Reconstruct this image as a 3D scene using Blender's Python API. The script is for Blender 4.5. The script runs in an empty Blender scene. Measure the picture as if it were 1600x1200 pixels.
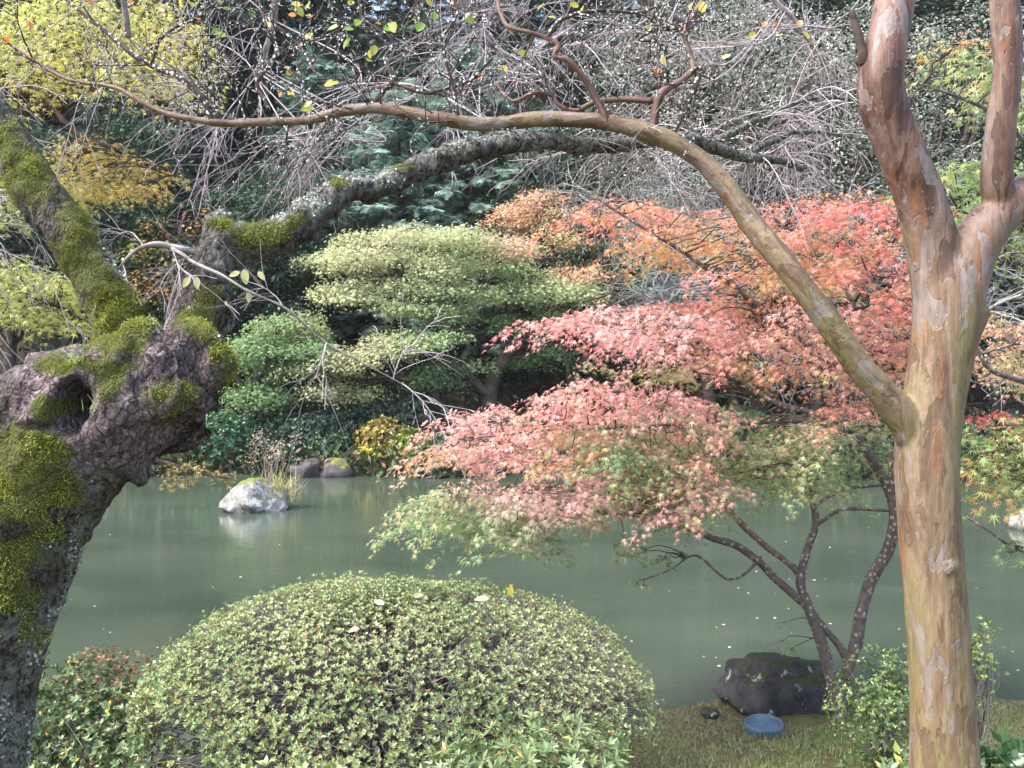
import bpy, math
import numpy as np
from mathutils import Vector

# ------------------------------------------------------------------ camera, sky, sun, exposure
scene = bpy.context.scene
COL = scene.collection
F_PX = 1473.0
CAM = np.array([0.0, 0.0, 2.25])
PITCH = math.atan(25.0 / F_PX)
cam_data = bpy.data.cameras.new("camera")
cam_data.angle = 2 * math.atan(800.0 / F_PX)
cam_data.clip_start = 0.05
cam_data.clip_end = 2000.0
cam = bpy.data.objects.new("camera", cam_data)
cam.location = CAM
cam.rotation_euler = (math.pi / 2 - PITCH, 0, 0)
COL.objects.link(cam)
scene.camera = cam

SUN_EL, SUN_AZ = math.radians(57), math.radians(-112)   # azimuth clockwise from +Y: from the left, slightly behind the camera
world = bpy.data.worlds.new("World")
scene.world = world
world.use_nodes = True
wn = world.node_tree
wn.nodes.clear()
sky = wn.nodes.new("ShaderNodeTexSky")
sky.sky_type = 'NISHITA'
sky.sun_disc = False
sky.sun_elevation = SUN_EL
sky.sun_rotation = SUN_AZ
sky.dust_density = 4.0
sky.air_density = 1.0
bgn = wn.nodes.new("ShaderNodeBackground")
bgn.inputs[1].default_value = 0.15
won = wn.nodes.new("ShaderNodeOutputWorld")
wn.links.new(sky.outputs[0], bgn.inputs[0])
wn.links.new(bgn.outputs[0], won.inputs[0])
sl = bpy.data.lights.new("sun", 'SUN')
sl.energy = 1.3
sl.angle = math.radians(22)
sl.color = (1.0, 0.965, 0.93)
sun = bpy.data.objects.new("sun", sl)
sdir = Vector((math.sin(SUN_AZ) * math.cos(SUN_EL), math.cos(SUN_AZ) * math.cos(SUN_EL), math.sin(SUN_EL)))
sun.rotation_euler = sdir.to_track_quat('Z', 'Y').to_euler()
sun.location = (0, 0, 30)
COL.objects.link(sun)
scene.view_settings.view_transform = 'Standard'
scene.view_settings.look = 'None'
scene.view_settings.gamma = 1.0
scene.view_settings.use_curve_mapping = False
scene.view_settings.exposure = 2.25
try:
    scene.cycles.max_bounces = 5
    scene.cycles.diffuse_bounces = 2
    scene.cycles.transmission_bounces = 3
    scene.cycles.sample_clamp_indirect = 6.0
except Exception:
    pass

# ------------------------------------------------------------------ helpers
rng = np.random.default_rng(11)
A = np.array
FWD = A([0, math.cos(PITCH), -math.sin(PITCH)])
UPV = A([0, math.sin(PITCH), math.cos(PITCH)])


def P(px, py, d):
    """world point seen at photo pixel (1600 x 1200) at distance d along the view axis"""
    return CAM + d * FWD + A([1.0, 0, 0]) * ((px - 800) / F_PX * d) + UPV * ((600 - py) / F_PX * d)


def proj(V):
    w = V - CAM
    d = w @ FWD
    return 800 + w[:, 0] / d * F_PX, 600 - (w @ UPV) / d * F_PX, d


def nrm(v):
    return v / np.maximum(np.linalg.norm(v, axis=-1, keepdims=True), 1e-9)


def _hash(i, j, k, seed):
    n = (i * 374761393 + j * 668265263 + k * 2147483647 + seed * 144665) & 0xFFFFFFFF
    n = ((n ^ (n >> 13)) * 1274126177) & 0xFFFFFFFF
    n = n ^ (n >> 16)
    return (n & 0xFFFF) / 65535.0


def noise(V, scale=1.0, seed=0):
    q = np.asarray(V, float) * scale
    i = np.floor(q).astype(np.int64)
    f = q - i
    f = f * f * (3 - 2 * f)
    r = 0
    for a in (0, 1):
        for b in (0, 1):
            for c in (0, 1):
                w = (f[..., 0] if a else 1 - f[..., 0]) * (f[..., 1] if b else 1 - f[..., 1]) * (f[..., 2] if c else 1 - f[..., 2])
                r = r + w * _hash(i[..., 0] + a, i[..., 1] + b, i[..., 2] + c, seed)
    return r * 2 - 1


def fbm(V, scale, octv=4, seed=0):
    r, a, t = 0, 1.0, 0
    for o in range(octv):
        r = r + a * noise(V, scale * 2 ** o, seed + o * 17)
        t += a
        a *= 0.5
    return r / t


def link(name, data, parent=None):
    o = bpy.data.objects.new(name, data)
    COL.objects.link(o)
    if parent is not None:
        o.parent = parent
    return o


def make_mesh(name, V, faces, mat=None, col=None, smooth=False, vec=None):
    me = bpy.data.meshes.new(name)
    V = np.asarray(V, np.float32)
    if not isinstance(faces, (list, tuple)):
        faces = [faces]
    faces = [np.asarray(f, np.int32) for f in faces if len(f)]
    loops = np.concatenate([f.ravel() for f in faces])
    tot = np.concatenate([np.full(len(f), f.shape[1], np.int32) for f in faces])
    start = np.concatenate([[0], np.cumsum(tot)[:-1]]).astype(np.int32)
    me.vertices.add(len(V))
    me.vertices.foreach_set("co", V.ravel())
    me.loops.add(len(loops))
    me.loops.foreach_set("vertex_index", loops)
    me.polygons.add(len(tot))
    me.polygons.foreach_set("loop_start", start)
    me.polygons.foreach_set("loop_total", tot)
    if smooth:
        me.polygons.foreach_set("use_smooth", np.ones(len(tot), bool))
    if col is not None:
        c = np.ones((len(V), 4), np.float32)
        c[:, :3] = np.clip(col, 0, 1)
        at = me.attributes.new("col", 'FLOAT_COLOR', 'POINT')
        at.data.foreach_set("color", c.ravel())
    if vec is not None:
        at = me.attributes.new("bark", 'FLOAT_VECTOR', 'POINT')
        at.data.foreach_set("vector", np.asarray(vec, np.float32).ravel())
    me.update()
    me.validate()
    if mat is not None:
        me.materials.append(mat)
    return me


class Acc:
    """collects pieces of one mesh"""
    def __init__(self):
        self.V, self.F, self.C, self.n = [], {3: [], 4: []}, [], 0

    def add(self, V, faces, col=None):
        if len(V) == 0:
            return self
        if not isinstance(faces, (list, tuple)):
            faces = [faces]
        for f in faces:
            if len(f):
                self.F[f.shape[1]].append(f + self.n)
        self.V.append(V)
        if col is None:
            col = np.full((len(V), 3), 0.5)
        col = np.broadcast_to(col, (len(V), 3))
        self.C.append(col)
        self.n += len(V)
        return self

    def mesh(self, name, mat, smooth=False):
        fs = [np.concatenate(self.F[k]) for k in (3, 4) if self.F[k]]
        return make_mesh(name, np.concatenate(self.V), fs, mat, np.concatenate(self.C), smooth)

    def obj(self, name, mat, parent=None, smooth=False):
        return link(name, self.mesh(name, mat, smooth), parent)


def thing(name, label, cat, loc=(0, 0, 0), group=None):
    o = bpy.data.objects.new(name, None)
    COL.objects.link(o)
    o.empty_display_size = 0.1
    o["label"] = label
    o["category"] = cat
    if group:
        o["group"] = group
    return o


def tag(o, label, cat, group=None):
    o["label"] = label
    o["category"] = cat
    if group:
        o["group"] = group
    return o


def stuff(o):
    o["kind"] = "stuff"
    return o


def catmull(pts, n):
    """pts (k, m) -> n resampled rows on a smooth curve through them"""
    p = np.asarray(pts, float)
    p = np.vstack([2 * p[0] - p[1], p, 2 * p[-1] - p[-2]])
    k = len(p) - 3
    t = np.linspace(0, k - 1e-6, n)
    i = t.astype(int)
    f = (t - i)[:, None]
    a, b, c, d = p[i], p[i + 1], p[i + 2], p[i + 3]
    return 0.5 * (2 * b + (c - a) * f + (2 * a - 5 * b + 4 * c - d) * f ** 2 + (3 * b - a - 3 * c + d) * f ** 3)


def tubes(Pt, R, sides=4, cap=False):
    """Pt (N,K,3), R (N,K) -> verts, [quads(, tris)]"""
    N, K, _ = Pt.shape
    T = nrm(np.gradient(Pt, axis=1))
    mean = nrm(Pt[:, -1] - Pt[:, 0])
    ref = np.zeros((N, 3))
    alt = np.abs(mean[:, 1]) > 0.75
    ref[~alt, 1] = 1
    ref[alt, 2] = 1
    ref = np.broadcast_to(ref[:, None], Pt.shape)
    U = nrm(np.cross(T, ref))
    W = np.cross(T, U)
    ang = np.arange(sides) * 2 * math.pi / sides
    V = Pt[:, :, None] + R[:, :, None, None] * (np.cos(ang)[None, None, :, None] * U[:, :, None] + np.sin(ang)[None, None, :, None] * W[:, :, None])
    idx = np.arange(N * K * sides).reshape(N, K, sides)
    a = idx[:, :-1]
    b = idx[:, 1:]
    q = np.stack([a, np.roll(a, -1, 2), np.roll(b, -1, 2), b], -1).reshape(-1, 4)
    V = V.reshape(-1, 3)
    if not cap:
        return V, [q]
    n0 = len(V)
    V = np.vstack([V, Pt[:, 0], Pt[:, -1]])
    c0 = np.broadcast_to((n0 + np.arange(N))[:, None], (N, sides))
    c1 = np.broadcast_to((n0 + N + np.arange(N))[:, None], (N, sides))
    s, e = idx[:, 0], idx[:, -1]
    t0 = np.stack([c0, np.roll(s, -1, 1), s], -1).reshape(-1, 3)
    t1 = np.stack([c1, e, np.roll(e, -1, 1)], -1).reshape(-1, 3)
    return V, [q, np.vstack([t0, t1])]


def limb(pts, n=24, sides=8, cap=True):
    """pts rows (x,y,z,r)"""
    c = catmull(pts, n)
    return tubes(c[None, :, :3], np.maximum(c[None, :, 3], 1e-4), sides, cap)


def pxl(rows):
    """rows (px, py, r_px, d) -> (x, y, z, r)"""
    return A([[*P(a, b, d), r * d / F_PX] for a, b, r, d in rows])


def inst(TV, TF, pos, tip, normal, scale):
    """instance a flat leaf template (x across, y along, z normal)"""
    Y = nrm(tip)
    X = nrm(np.cross(Y, normal))
    Z = np.cross(X, Y)
    s = np.broadcast_to(np.asarray(scale, float), (len(pos),))[:, None, None]
    V = pos[:, None] + s * (TV[None, :, 0, None] * X[:, None] + TV[None, :, 1, None] * Y[:, None] + TV[None, :, 2, None] * Z[:, None])
    F = (TF[None] + (np.arange(len(pos)) * len(TV))[:, None, None]).reshape(-1, TF.shape[1])
    return V.reshape(-1, 3), F


def rep(c, TV):
    return np.repeat(c, len(TV), axis=0)


def randdir(n, z=0.0):
    v = rng.normal(size=(n, 3))
    v[:, 2] += z
    return nrm(v)


def palette(cols, n, jit=0.15, p=None):
    cols = A(cols, dtype=float)
    i = rng.choice(len(cols), n, p=p)
    return cols[i] * (1 + rng.normal(0, jit, (n, 1))) * (1 + rng.normal(0, jit * 0.4, (n, 3)))


def in_poly(x, y, poly):
    poly = A(poly, dtype=float)
    inside = np.zeros(len(x), bool)
    j = len(poly) - 1
    for i in range(len(poly)):
        xi, yi = poly[i]
        xj, yj = poly[j]
        c = ((yi > y) != (yj > y)) & (x < (xj - xi) * (y - yi) / (yj - yi + 1e-12) + xi)
        inside ^= c
        j = i
    return inside


def sample_poly(poly, n):
    p = A(poly, dtype=float)
    out = np.zeros((0, 2))
    while len(out) < n:
        q = rng.uniform(p.min(0), p.max(0), (n * 3, 2))
        out = np.vstack([out, q[in_poly(q[:, 0], q[:, 1], poly)]])
    return out[:n]


# ------------------------------------------------------------------ leaf templates
def maple_template(angles, lens, notch=0.34, fold=0.08):
    V = [(0, 0, 0)]
    F = []
    n = len(angles)
    for i in range(n):
        a = math.radians(angles[i])
        V.append((math.sin(a) * lens[i], math.cos(a) * lens[i], -0.16 * lens[i] ** 2))
    for i in range(n + 1):
        if i == 0:
            a, l = angles[0] - 22, lens[0]
        elif i == n:
            a, l = angles[-1] + 22, lens[-1]
        else:
            a, l = (angles[i - 1] + angles[i]) / 2, (lens[i - 1] + lens[i]) / 2
        a = math.radians(a)
        V.append((math.sin(a) * l * notch, math.cos(a) * l * notch, fold * l))
    for i in range(n):
        F.append((0, 1 + n + i, 1 + i, 2 + n + i))
    return A(V), A(F)


MAPLE = maple_template([-118, -78, -38, 0, 38, 78, 118], [0.36, 0.66, 0.92, 1.05, 0.92, 0.66, 0.36], notch=0.27)
MAPLE5 = maple_template([-95, -48, 0, 48, 95], [0.6, 0.9, 1.0, 0.9, 0.6], notch=0.42)
OVAL = (A([(0, 0, 0), (-0.24, 0.5, 0.05), (0, 0.55, -0.04), (0.24, 0.5, 0.05), (0, 1, -0.06)]), A([(0, 2, 1), (2, 4, 1), (0, 3, 2), (2, 3, 4)]))
ROUND = (A([(0, -0.25, 0.02), (0, 0, 0), (-0.3, 0.22, 0.06), (-0.36, 0.55, 0.07), (0, 0.5, -0.03), (0.36, 0.55, 0.07), (0.3, 0.22, 0.06), (-0.18, 0.85, 0.03), (0.18, 0.85, 0.03), (0, 0.97, -0.05), (0.02, -0.25, 0.02)]),
         A([(0, 10, 1, 1), (1, 4, 3, 2), (1, 6, 5, 4), (4, 9, 7, 3), (4, 5, 8, 9)]))
ROUND = (ROUND[0], np.vstack([[1, 4, 3, 2], [1, 6, 5, 4], [4, 9, 7, 3], [4, 5, 8, 9]]))
DIAMOND = (A([(0, 0, 0), (-0.28, 0.5, 0.04), (0, 1, -0.05), (0.28, 0.5, 0.04)]), A([(0, 3, 2, 1)]))
BLADE = (A([(-0.05, 0, 0), (0.05, 0, 0), (0.035, 0.55, 0.05), (-0.035, 0.55, 0.05), (0, 1, 0.2)]), [A([(0, 1, 2, 3)]), A([(3, 2, 4)])])


def fine_leaf(width=0.3, n=5, curl=0.12):
    V, F = [(0, 0, 0)], []
    for i in range(1, n):
        y = i / n
        w = width * math.sin(math.pi * y ** 0.85) ** 0.8
        V += [(-w, y, 0.10 * w - curl * y * y), (0, y, -0.03 - curl * y * y), (w, y, 0.10 * w - curl * y * y)]
    V.append((0, 1, -curl))
    q, t = [], [(0, 2, 1), (0, 3, 2)]
    for i in range(n - 2):
        a = 1 + 3 * i
        q += [(a, a + 1, a + 4, a + 3), (a + 1, a + 2, a + 5, a + 4)]
    a = 1 + 3 * (n - 2)
    t += [(a, a + 1, len(V) - 1), (a + 1, a + 2, len(V) - 1)]
    return A(V), [A(q), A(t)]


FINE = fine_leaf(0.26, 6, 0.18)


def spray_template():
    """a flat conifer frond: a midrib with pointed side shoots"""
    V, F = [], []
    def sh(x, y, a, l, w):
        a = math.radians(a)
        dx, dy = math.sin(a), math.cos(a)
        n = len(V)
        V.extend([(x - dy * w, y + dx * w, 0), (x + dy * w, y - dx * w, 0), (x + dx * l, y + dy * l, -0.25 * l)])
        F.append((n, n + 1, n + 2))
    sh(0, 0, 0, 1.0, 0.045)
    for i, y in enumerate((0.12, 0.27, 0.42, 0.57, 0.72)):
        l = 0.52 - 0.07 * i
        sh(0, y, 48, l, 0.05)
        sh(0, y + 0.05, -48, l, 0.05)
    return A(V), A(F)


SPRAY = spray_template()


# ------------------------------------------------------------------ materials
class NT:
    def __init__(self, name):
        self.m = bpy.data.materials.new(name)
        self.m.use_nodes = True
        self.t = self.m.node_tree
        self.b = self.t.nodes["Principled BSDF"]
        self.out = self.t.nodes["Material Output"]

    def n(self, kind, **kw):
        x = self.t.nodes.new(kind)
        for k, v in kw.items():
            setattr(x, k, v)
        return x

    def l(self, a, b):
        self.t.links.new(a, b)

    def coord(self, scale=(1, 1, 1), attr=None):
        mp = self.n("ShaderNodeMapping")
        mp.inputs["Scale"].default_value = scale
        if attr:
            a = self.n("ShaderNodeAttribute", attribute_name=attr)
            self.l(a.outputs["Vector"], mp.inputs[0])
        else:
            a = self.n("ShaderNodeTexCoord")
            self.l(a.outputs["Object"], mp.inputs[0])
        return mp.outputs[0]

    def noise(self, vec, scale, detail=4, rough=0.55, dist=0.0):
        x = self.n("ShaderNodeTexNoise")
        x.inputs["Scale"].default_value = scale
        x.inputs["Detail"].default_value = detail
        x.inputs["Roughness"].default_value = rough
        x.inputs["Distortion"].default_value = dist
        self.l(vec, x.inputs["Vector"])
        return x.outputs[0]

    def voro(self, vec, scale, feature='F1', rnd=1.0):
        x = self.n("ShaderNodeTexVoronoi", feature=feature)
        x.inputs["Scale"].default_value = scale
        x.inputs["Randomness"].default_value = rnd
        self.l(vec, x.inputs["Vector"])
        return x.outputs[0]

    def ramp(self, fac, stops, interp='LINEAR'):
        x = self.n("ShaderNodeValToRGB")
        x.color_ramp.interpolation = interp
        e = x.color_ramp.elements
        while len(e) > 1:
            e.remove(e[-1])
        for i, (p, c) in enumerate(stops):
            el = e[0] if i == 0 else e.new(p)
            el.position = p
            el.color = (*c, 1) if hasattr(c, '__len__') else (c, c, c, 1)
        self.l(fac, x.inputs[0])
        return x.outputs[0]

    def mix(self, fac, a, b, blend='MIX'):
        x = self.n("ShaderNodeMix", data_type='RGBA', blend_type=blend)
        for s, v in ((x.inputs[0], fac), (x.inputs[6], a), (x.inputs[7], b)):
            if hasattr(v, 'is_linked'):
                self.l(v, s)
            elif hasattr(v, '__len__'):
                s.default_value = (*v, 1)
            else:
                s.default_value = v
        return x.outputs[2]

    def math(self, op, a, b=0.0, clamp=False):
        x = self.n("ShaderNodeMath", operation=op)
        x.use_clamp = clamp
        for s, v in ((x.inputs[0], a), (x.inputs[1], b)):
            if hasattr(v, 'is_linked'):
                self.l(v, s)
            else:
                s.default_value = v
        return x.outputs[0]

    def bump(self, h, strength=0.5, dist=0.01):
        x = self.n("ShaderNodeBump")
        x.inputs["Strength"].default_value = strength
        x.inputs["Distance"].default_value = dist
        self.l(h, x.inputs["Height"])
        self.l(x.outputs[0], self.b.inputs["Normal"])

    def base(self, c, rough=0.8, spec=0.3):
        if hasattr(c, 'is_linked'):
            self.l(c, self.b.inputs["Base Color"])
        else:
            self.b.inputs["Base Color"].default_value = (*c, 1)
        self.b.inputs["Roughness"].default_value = rough
        self.b.inputs["Specular IOR Level"].default_value = spec
        return self.m


def leaf_material(name, rough=0.42, spec=0.5, trans=0.3):
    k = NT(name)
    at = k.n("ShaderNodeAttribute", attribute_name="col")
    no = k.noise(k.coord(), 60, 2)
    c = k.mix(0.35, at.outputs["Color"], k.ramp(no, [(0.3, 0.55), (0.7, 1.0)]), 'MULTIPLY')
    k.base(c, rough, spec)
    tr = k.n("ShaderNodeBsdfTranslucent")
    k.l(at.outputs["Color"], tr.inputs[0])
    mx = k.n("ShaderNodeMixShader")
    mx.inputs[0].default_value = trans
    k.l(k.b.outputs[0], mx.inputs[1])
    k.l(tr.outputs[0], mx.inputs[2])
    k.l(mx.outputs[0], k.out.inputs[0])
    return k.m


M_LEAF = leaf_material("leaf", 0.38, 0.5, 0.45)
M_FAR_LEAF = leaf_material("far_leaf", 0.6, 0.25, 0.35)
M_GLOSSY = leaf_material("glossy_leaf", 0.32, 0.6, 0.18)
M_DULL = leaf_material("dull_leaf", 0.6, 0.25, 0.2)
M_MOSS = leaf_material("moss_fuzz", 0.8, 0.1, 0.25)


def bark_simple(name, c1, c2, spot=None, scale=25, spot_scale=40, spot_cut=0.28):
    k = NT(name)
    v = k.coord()
    n1 = k.noise(v, scale, 5, 0.6)
    c = k.ramp(n1, [(0.3, c1), (0.7, c2)])
    if spot is not None:
        vo = k.voro(v, spot_scale)
        n2 = k.noise(v, 5, 3)
        f = k.math('LESS_THAN', k.math('ADD', vo, k.math('MULTIPLY', n2, 0.25)), spot_cut + 0.12)
        c = k.mix(f, c, spot)
    k.bump(n1, 0.6, 0.01)
    return k.base(c, 0.85, 0.2)


M_TWIG = bark_simple("weeping_twig_bark", (0.21, 0.175, 0.185), (0.47, 0.415, 0.43), None, 30)
M_LICHEN_TWIG = bark_simple("lichen_twig_bark", (0.03, 0.022, 0.02), (0.10, 0.075, 0.065), (0.50, 0.53, 0.50), 30, 60, 0.34)
M_MAPLE_BARK = bark_simple("maple_bark", (0.06, 0.045, 0.04), (0.17, 0.135, 0.12), (0.30, 0.29, 0.28), 30, 30, 0.29)
M_DARK_BARK = bark_simple("dark_bark", (0.035, 0.026, 0.022), (0.10, 0.075, 0.06), None, 12)
M_FAR_BARK = bark_simple("far_trunk_bark", (0.035, 0.027, 0.024), (0.10, 0.08, 0.068), None, 6)
M_GREY_TWIG = bark_simple("grey_lichen_twig", (0.15, 0.15, 0.14), (0.36, 0.37, 0.35), None, 9)
M_AZ_TWIG = bark_simple("shrub_twig", (0.09, 0.078, 0.072), (0.30, 0.27, 0.26), None, 20)


def mat_crape():
    k = NT("mottled_smooth_bark")
    v = k.coord((1, 1, 0.17), "bark")
    vp = k.coord((1, 1, 0.27), "bark")
    vl = k.coord((1, 1, 0.10), "bark")
    at = k.n("ShaderNodeAttribute", attribute_name="col")
    sep = k.n("ShaderNodeSeparateColor")
    k.l(at.outputs["Color"], sep.inputs[0])
    tone = k.noise(v, 12, 5, 0.62, 0.7)
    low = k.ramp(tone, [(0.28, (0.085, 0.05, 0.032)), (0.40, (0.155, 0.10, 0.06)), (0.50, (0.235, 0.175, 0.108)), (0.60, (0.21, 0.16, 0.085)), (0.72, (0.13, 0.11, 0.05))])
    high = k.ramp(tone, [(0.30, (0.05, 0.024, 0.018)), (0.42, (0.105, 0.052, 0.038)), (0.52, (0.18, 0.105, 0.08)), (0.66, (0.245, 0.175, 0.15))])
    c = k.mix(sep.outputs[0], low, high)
    rust = k.ramp(k.noise(v, 10, 4, 0.55, 0.3), [(0.58, 0.0), (0.66, 0.75)])
    c = k.mix(rust, c, (0.24, 0.105, 0.045))
    green = k.math('MULTIPLY', k.ramp(k.noise(vl, 15, 3, 0.5, 0.5), [(0.54, 0.0), (0.66, 0.6)]), k.math('SUBTRACT', 1.0, k.math('MULTIPLY', sep.outputs[0], 0.8)))
    c = k.mix(green, c, (0.17, 0.165, 0.06))
    # plates of old bark shed: dark plates and paler, greyish fresh patches with crisp edges
    pn = k.noise(vp, 15, 4, 0.55, 0.5)
    plate = k.ramp(pn, [(0.415, 0.75), (0.43, 0.0)])
    c = k.mix(plate, c, k.mix(sep.outputs[0], (0.13, 0.082, 0.052), (0.06, 0.027, 0.02)))
    patch = k.ramp(pn, [(0.57, 0.0), (0.585, 0.65)])
    c = k.mix(patch, c, k.ramp(k.noise(v, 45, 3), [(0.3, (0.19, 0.163, 0.158)), (0.7, (0.28, 0.25, 0.245))]))
    streak = k.noise(k.coord((1, 1, 0.035), "bark"), 26, 4, 0.6, 0.3)
    c = k.mix(0.6, c, k.ramp(streak, [(0.32, (0.50, 0.42, 0.38)), (0.48, (0.95, 0.90, 0.85)), (0.62, (1.0, 1.0, 1.0)), (0.72, (0.72, 0.74, 0.60))]), 'MULTIPLY')
    fine = k.noise(k.coord((1, 1, 0.12), "bark"), 110, 5, 0.7)
    c = k.mix(0.6, c, k.ramp(fine, [(0.3, 0.55), (0.65, 1.0)]), 'MULTIPLY')
    mott = k.noise(k.coord((1, 1, 0.5), "bark"), 60, 4, 0.65)
    c = k.mix(0.5, c, k.ramp(mott, [(0.35, 0.62), (0.6, 1.0)]), 'MULTIPLY')
    speck = k.voro(k.coord((1, 1, 0.8), "bark"), 85)
    sm = k.math('MULTIPLY', k.math('LESS_THAN', speck, 0.10), k.ramp(k.noise(vp, 12, 2), [(0.55, 0.0), (0.62, 1.0)]))
    c = k.mix(sm, c, (0.5, 0.47, 0.44))
    h = k.math('ADD', k.math('MULTIPLY', fine, 0.5), k.math('SUBTRACT', k.math('ADD', tone, k.math('MULTIPLY', mott, 0.5)), k.math('MULTIPLY', k.math('ADD', patch, plate), 0.5)))
    k.bump(h, 0.6, 0.008)
    return k.base(c, 0.58, 0.35)


def mat_cherry():
    """vertex masks: R moss, G lichen, B purple burl wood"""
    k = NT("old_cherry_bark")
    v = k.coord()
    vz = k.coord((1, 1, 0.4))
    at = k.n("ShaderNodeAttribute", attribute_name="col")
    sep = k.n("ShaderNodeSeparateColor")
    k.l(at.outputs["Color"], sep.inputs[0])
    n1 = k.noise(v, 16, 6, 0.65, 0.3)
    n2 = k.noise(v, 70, 5, 0.7)
    n3 = k.noise(v, 220, 3, 0.6)
    dv = k.n("ShaderNodeVectorMath", operation='MULTIPLY_ADD')
    nv_ = k.n("ShaderNodeTexNoise")
    nv_.inputs["Scale"].default_value = 18
    nv_.inputs["Detail"].default_value = 3
    k.l(v, nv_.inputs["Vector"])
    k.l(nv_.outputs[1], dv.inputs[0])
    dv.inputs[1].default_value = (0.05, 0.05, 0.05)
    k.l(vz, dv.inputs[2])
    edge = k.ramp(k.voro(dv.outputs[0], 42, 'DISTANCE_TO_EDGE'), [(0.0, 0.0), (0.16, 1.0)])
    crack = k.noise(vz, 60, 5, 0.7, 0.8)
    bark = k.ramp(crack, [(0.34, (0.014, 0.012, 0.010)), (0.45, (0.065, 0.053, 0.045)), (0.56, (0.14, 0.12, 0.105)), (0.70, (0.28, 0.25, 0.23))])
    fib = k.noise(k.coord((1, 1, 1)), 55, 7, 0.78, 1.2)
    burl = k.ramp(fib, [(0.32, (0.028, 0.018, 0.018)), (0.42, (0.13, 0.09, 0.092)), (0.51, (0.30, 0.228, 0.232)), (0.63, (0.54, 0.465, 0.47))])
    burl = k.mix(0.7, burl, k.ramp(k.noise(v, 11, 4, 0.6, 0.5), [(0.36, 0.35), (0.56, 1.0)]), 'MULTIPLY')
    c = k.mix(sep.outputs[2], bark, burl)
    c = k.mix(0.75, c, k.ramp(edge, [(0.0, 0.25), (0.8, 1.0)]), 'MULTIPLY')
    lm = k.math('MULTIPLY', k.ramp(k.math('ADD', k.math('MULTIPLY', n2, 0.6), k.math('MULTIPLY', n1, 0.4)), [(0.46, 0.0), (0.52, 1.0)]), sep.outputs[1])
    c = k.mix(lm, c, k.ramp(n3, [(0.35, (0.22, 0.25, 0.20)), (0.65, (0.50, 0.53, 0.48))]))
    mm = k.ramp(k.math('ADD', sep.outputs[0], k.math('MULTIPLY', k.math('SUBTRACT', n2, 0.5), 1.1)), [(0.30, 0.0), (0.5, 1.0)])
    c = k.mix(mm, c, k.ramp(n3, [(0.35, (0.05, 0.065, 0.016)), (0.7, (0.19, 0.205, 0.055))]))
    speck = k.math('LESS_THAN', k.voro(v, 60), 0.15)
    c = k.mix(k.math('MULTIPLY', speck, k.ramp(n1, [(0.5, 0.0), (0.6, 0.8)])), c, (0.42, 0.44, 0.41))
    h = k.math('ADD', k.math('ADD', k.math('ADD', n1, k.math('MULTIPLY', edge, 0.5)), k.math('MULTIPLY', crack, 0.8)), k.math('ADD', k.math('MULTIPLY', fib, 0.8), k.math('MULTIPLY', n3, 0.25)))
    k.bump(h, 1.0, 0.03)
    return k.base(c, 0.85, 0.2)


def mat_ground():
    k = NT("bank_soil")
    v = k.coord()
    n1 = k.noise(v, 1.3, 5)
    n2 = k.noise(v, 22, 6, 0.7)
    c = k.mix(k.ramp(n1, [(0.4, 0.0), (0.6, 1.0)]), k.ramp(n2, [(0.3, (0.05, 0.042, 0.025)), (0.7, (0.13, 0.11, 0.065))]), k.ramp(n2, [(0.3, (0.06, 0.07, 0.025)), (0.7, (0.16, 0.16, 0.06))]))
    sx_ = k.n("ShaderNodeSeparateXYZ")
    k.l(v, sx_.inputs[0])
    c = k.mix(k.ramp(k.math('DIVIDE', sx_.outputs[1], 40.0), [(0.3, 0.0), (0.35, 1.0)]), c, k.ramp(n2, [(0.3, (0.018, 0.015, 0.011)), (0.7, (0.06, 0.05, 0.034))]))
    k.bump(n2, 0.8, 0.03)
    return k.base(c, 0.95, 0.1)


def mat_water():
    k = NT("murky_pond_water")
    v = k.coord((0.8, 2.4, 1))
    w1 = k.noise(v, 2.6, 4, 0.55, 0.6)
    w2 = k.noise(k.coord((1.6, 7.0, 1)), 3.0, 3, 0.6, 0.3)
    calm = k.ramp(k.noise(k.coord((0.25, 0.5, 1)), 1.0, 2), [(0.35, 0.25), (0.65, 1.0)])
    h = k.math('MULTIPLY', k.math('ADD', k.math('MULTIPLY', w1, 0.6), k.math('MULTIPLY', w2, 0.5)), calm)
    silt = k.ramp(k.noise(k.coord((0.5, 0.9, 1)), 0.8, 4, 0.5, 0.6), [(0.35, (0.036, 0.052, 0.036)), (0.65, (0.052, 0.068, 0.048))])
    k.bump(h, 0.12, 0.05)
    m = k.base(silt, 0.025, 0.5)
    k.b.inputs["IOR"].default_value = 1.33
    return m


def mat_rock(name, c1, c2, lich, lcut, moss=None):
    k = NT(name)
    v = k.coord()
    n1 = k.noise(v, 7, 6, 0.65, 0.4)
    n2 = k.noise(v, 40, 5, 0.7)
    c = k.ramp(n1, [(0.3, c1), (0.7, c2)])
    lm = k.ramp(k.math('ADD', k.math('MULTIPLY', k.noise(v, 9, 3), 0.6), k.math('MULTIPLY', n2, 0.4)), [(lcut, 0.0), (lcut + 0.03, 0.9)])
    c = k.mix(lm, c, lich)
    if moss is not None:
        g = k.n("ShaderNodeNewGeometry")
        s = k.n("ShaderNodeSeparateXYZ")
        k.l(g.outputs["Normal"], s.inputs[0])
        f = k.ramp(k.math('ADD', k.math('MULTIPLY', s.outputs[2], 0.6), k.math('MULTIPLY', k.noise(v, 5, 4), 0.7)), [(0.72, 0.0), (0.82, 1.0)])
        c = k.mix(f, c, k.ramp(n2, [(0.3, moss), (0.7, tuple(2.2 * x for x in moss))]))
    k.bump(k.math('ADD', n1, k.math('MULTIPLY', n2, 0.5)), 0.8, 0.03)
    return k.base(c, 0.85, 0.3)


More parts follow.
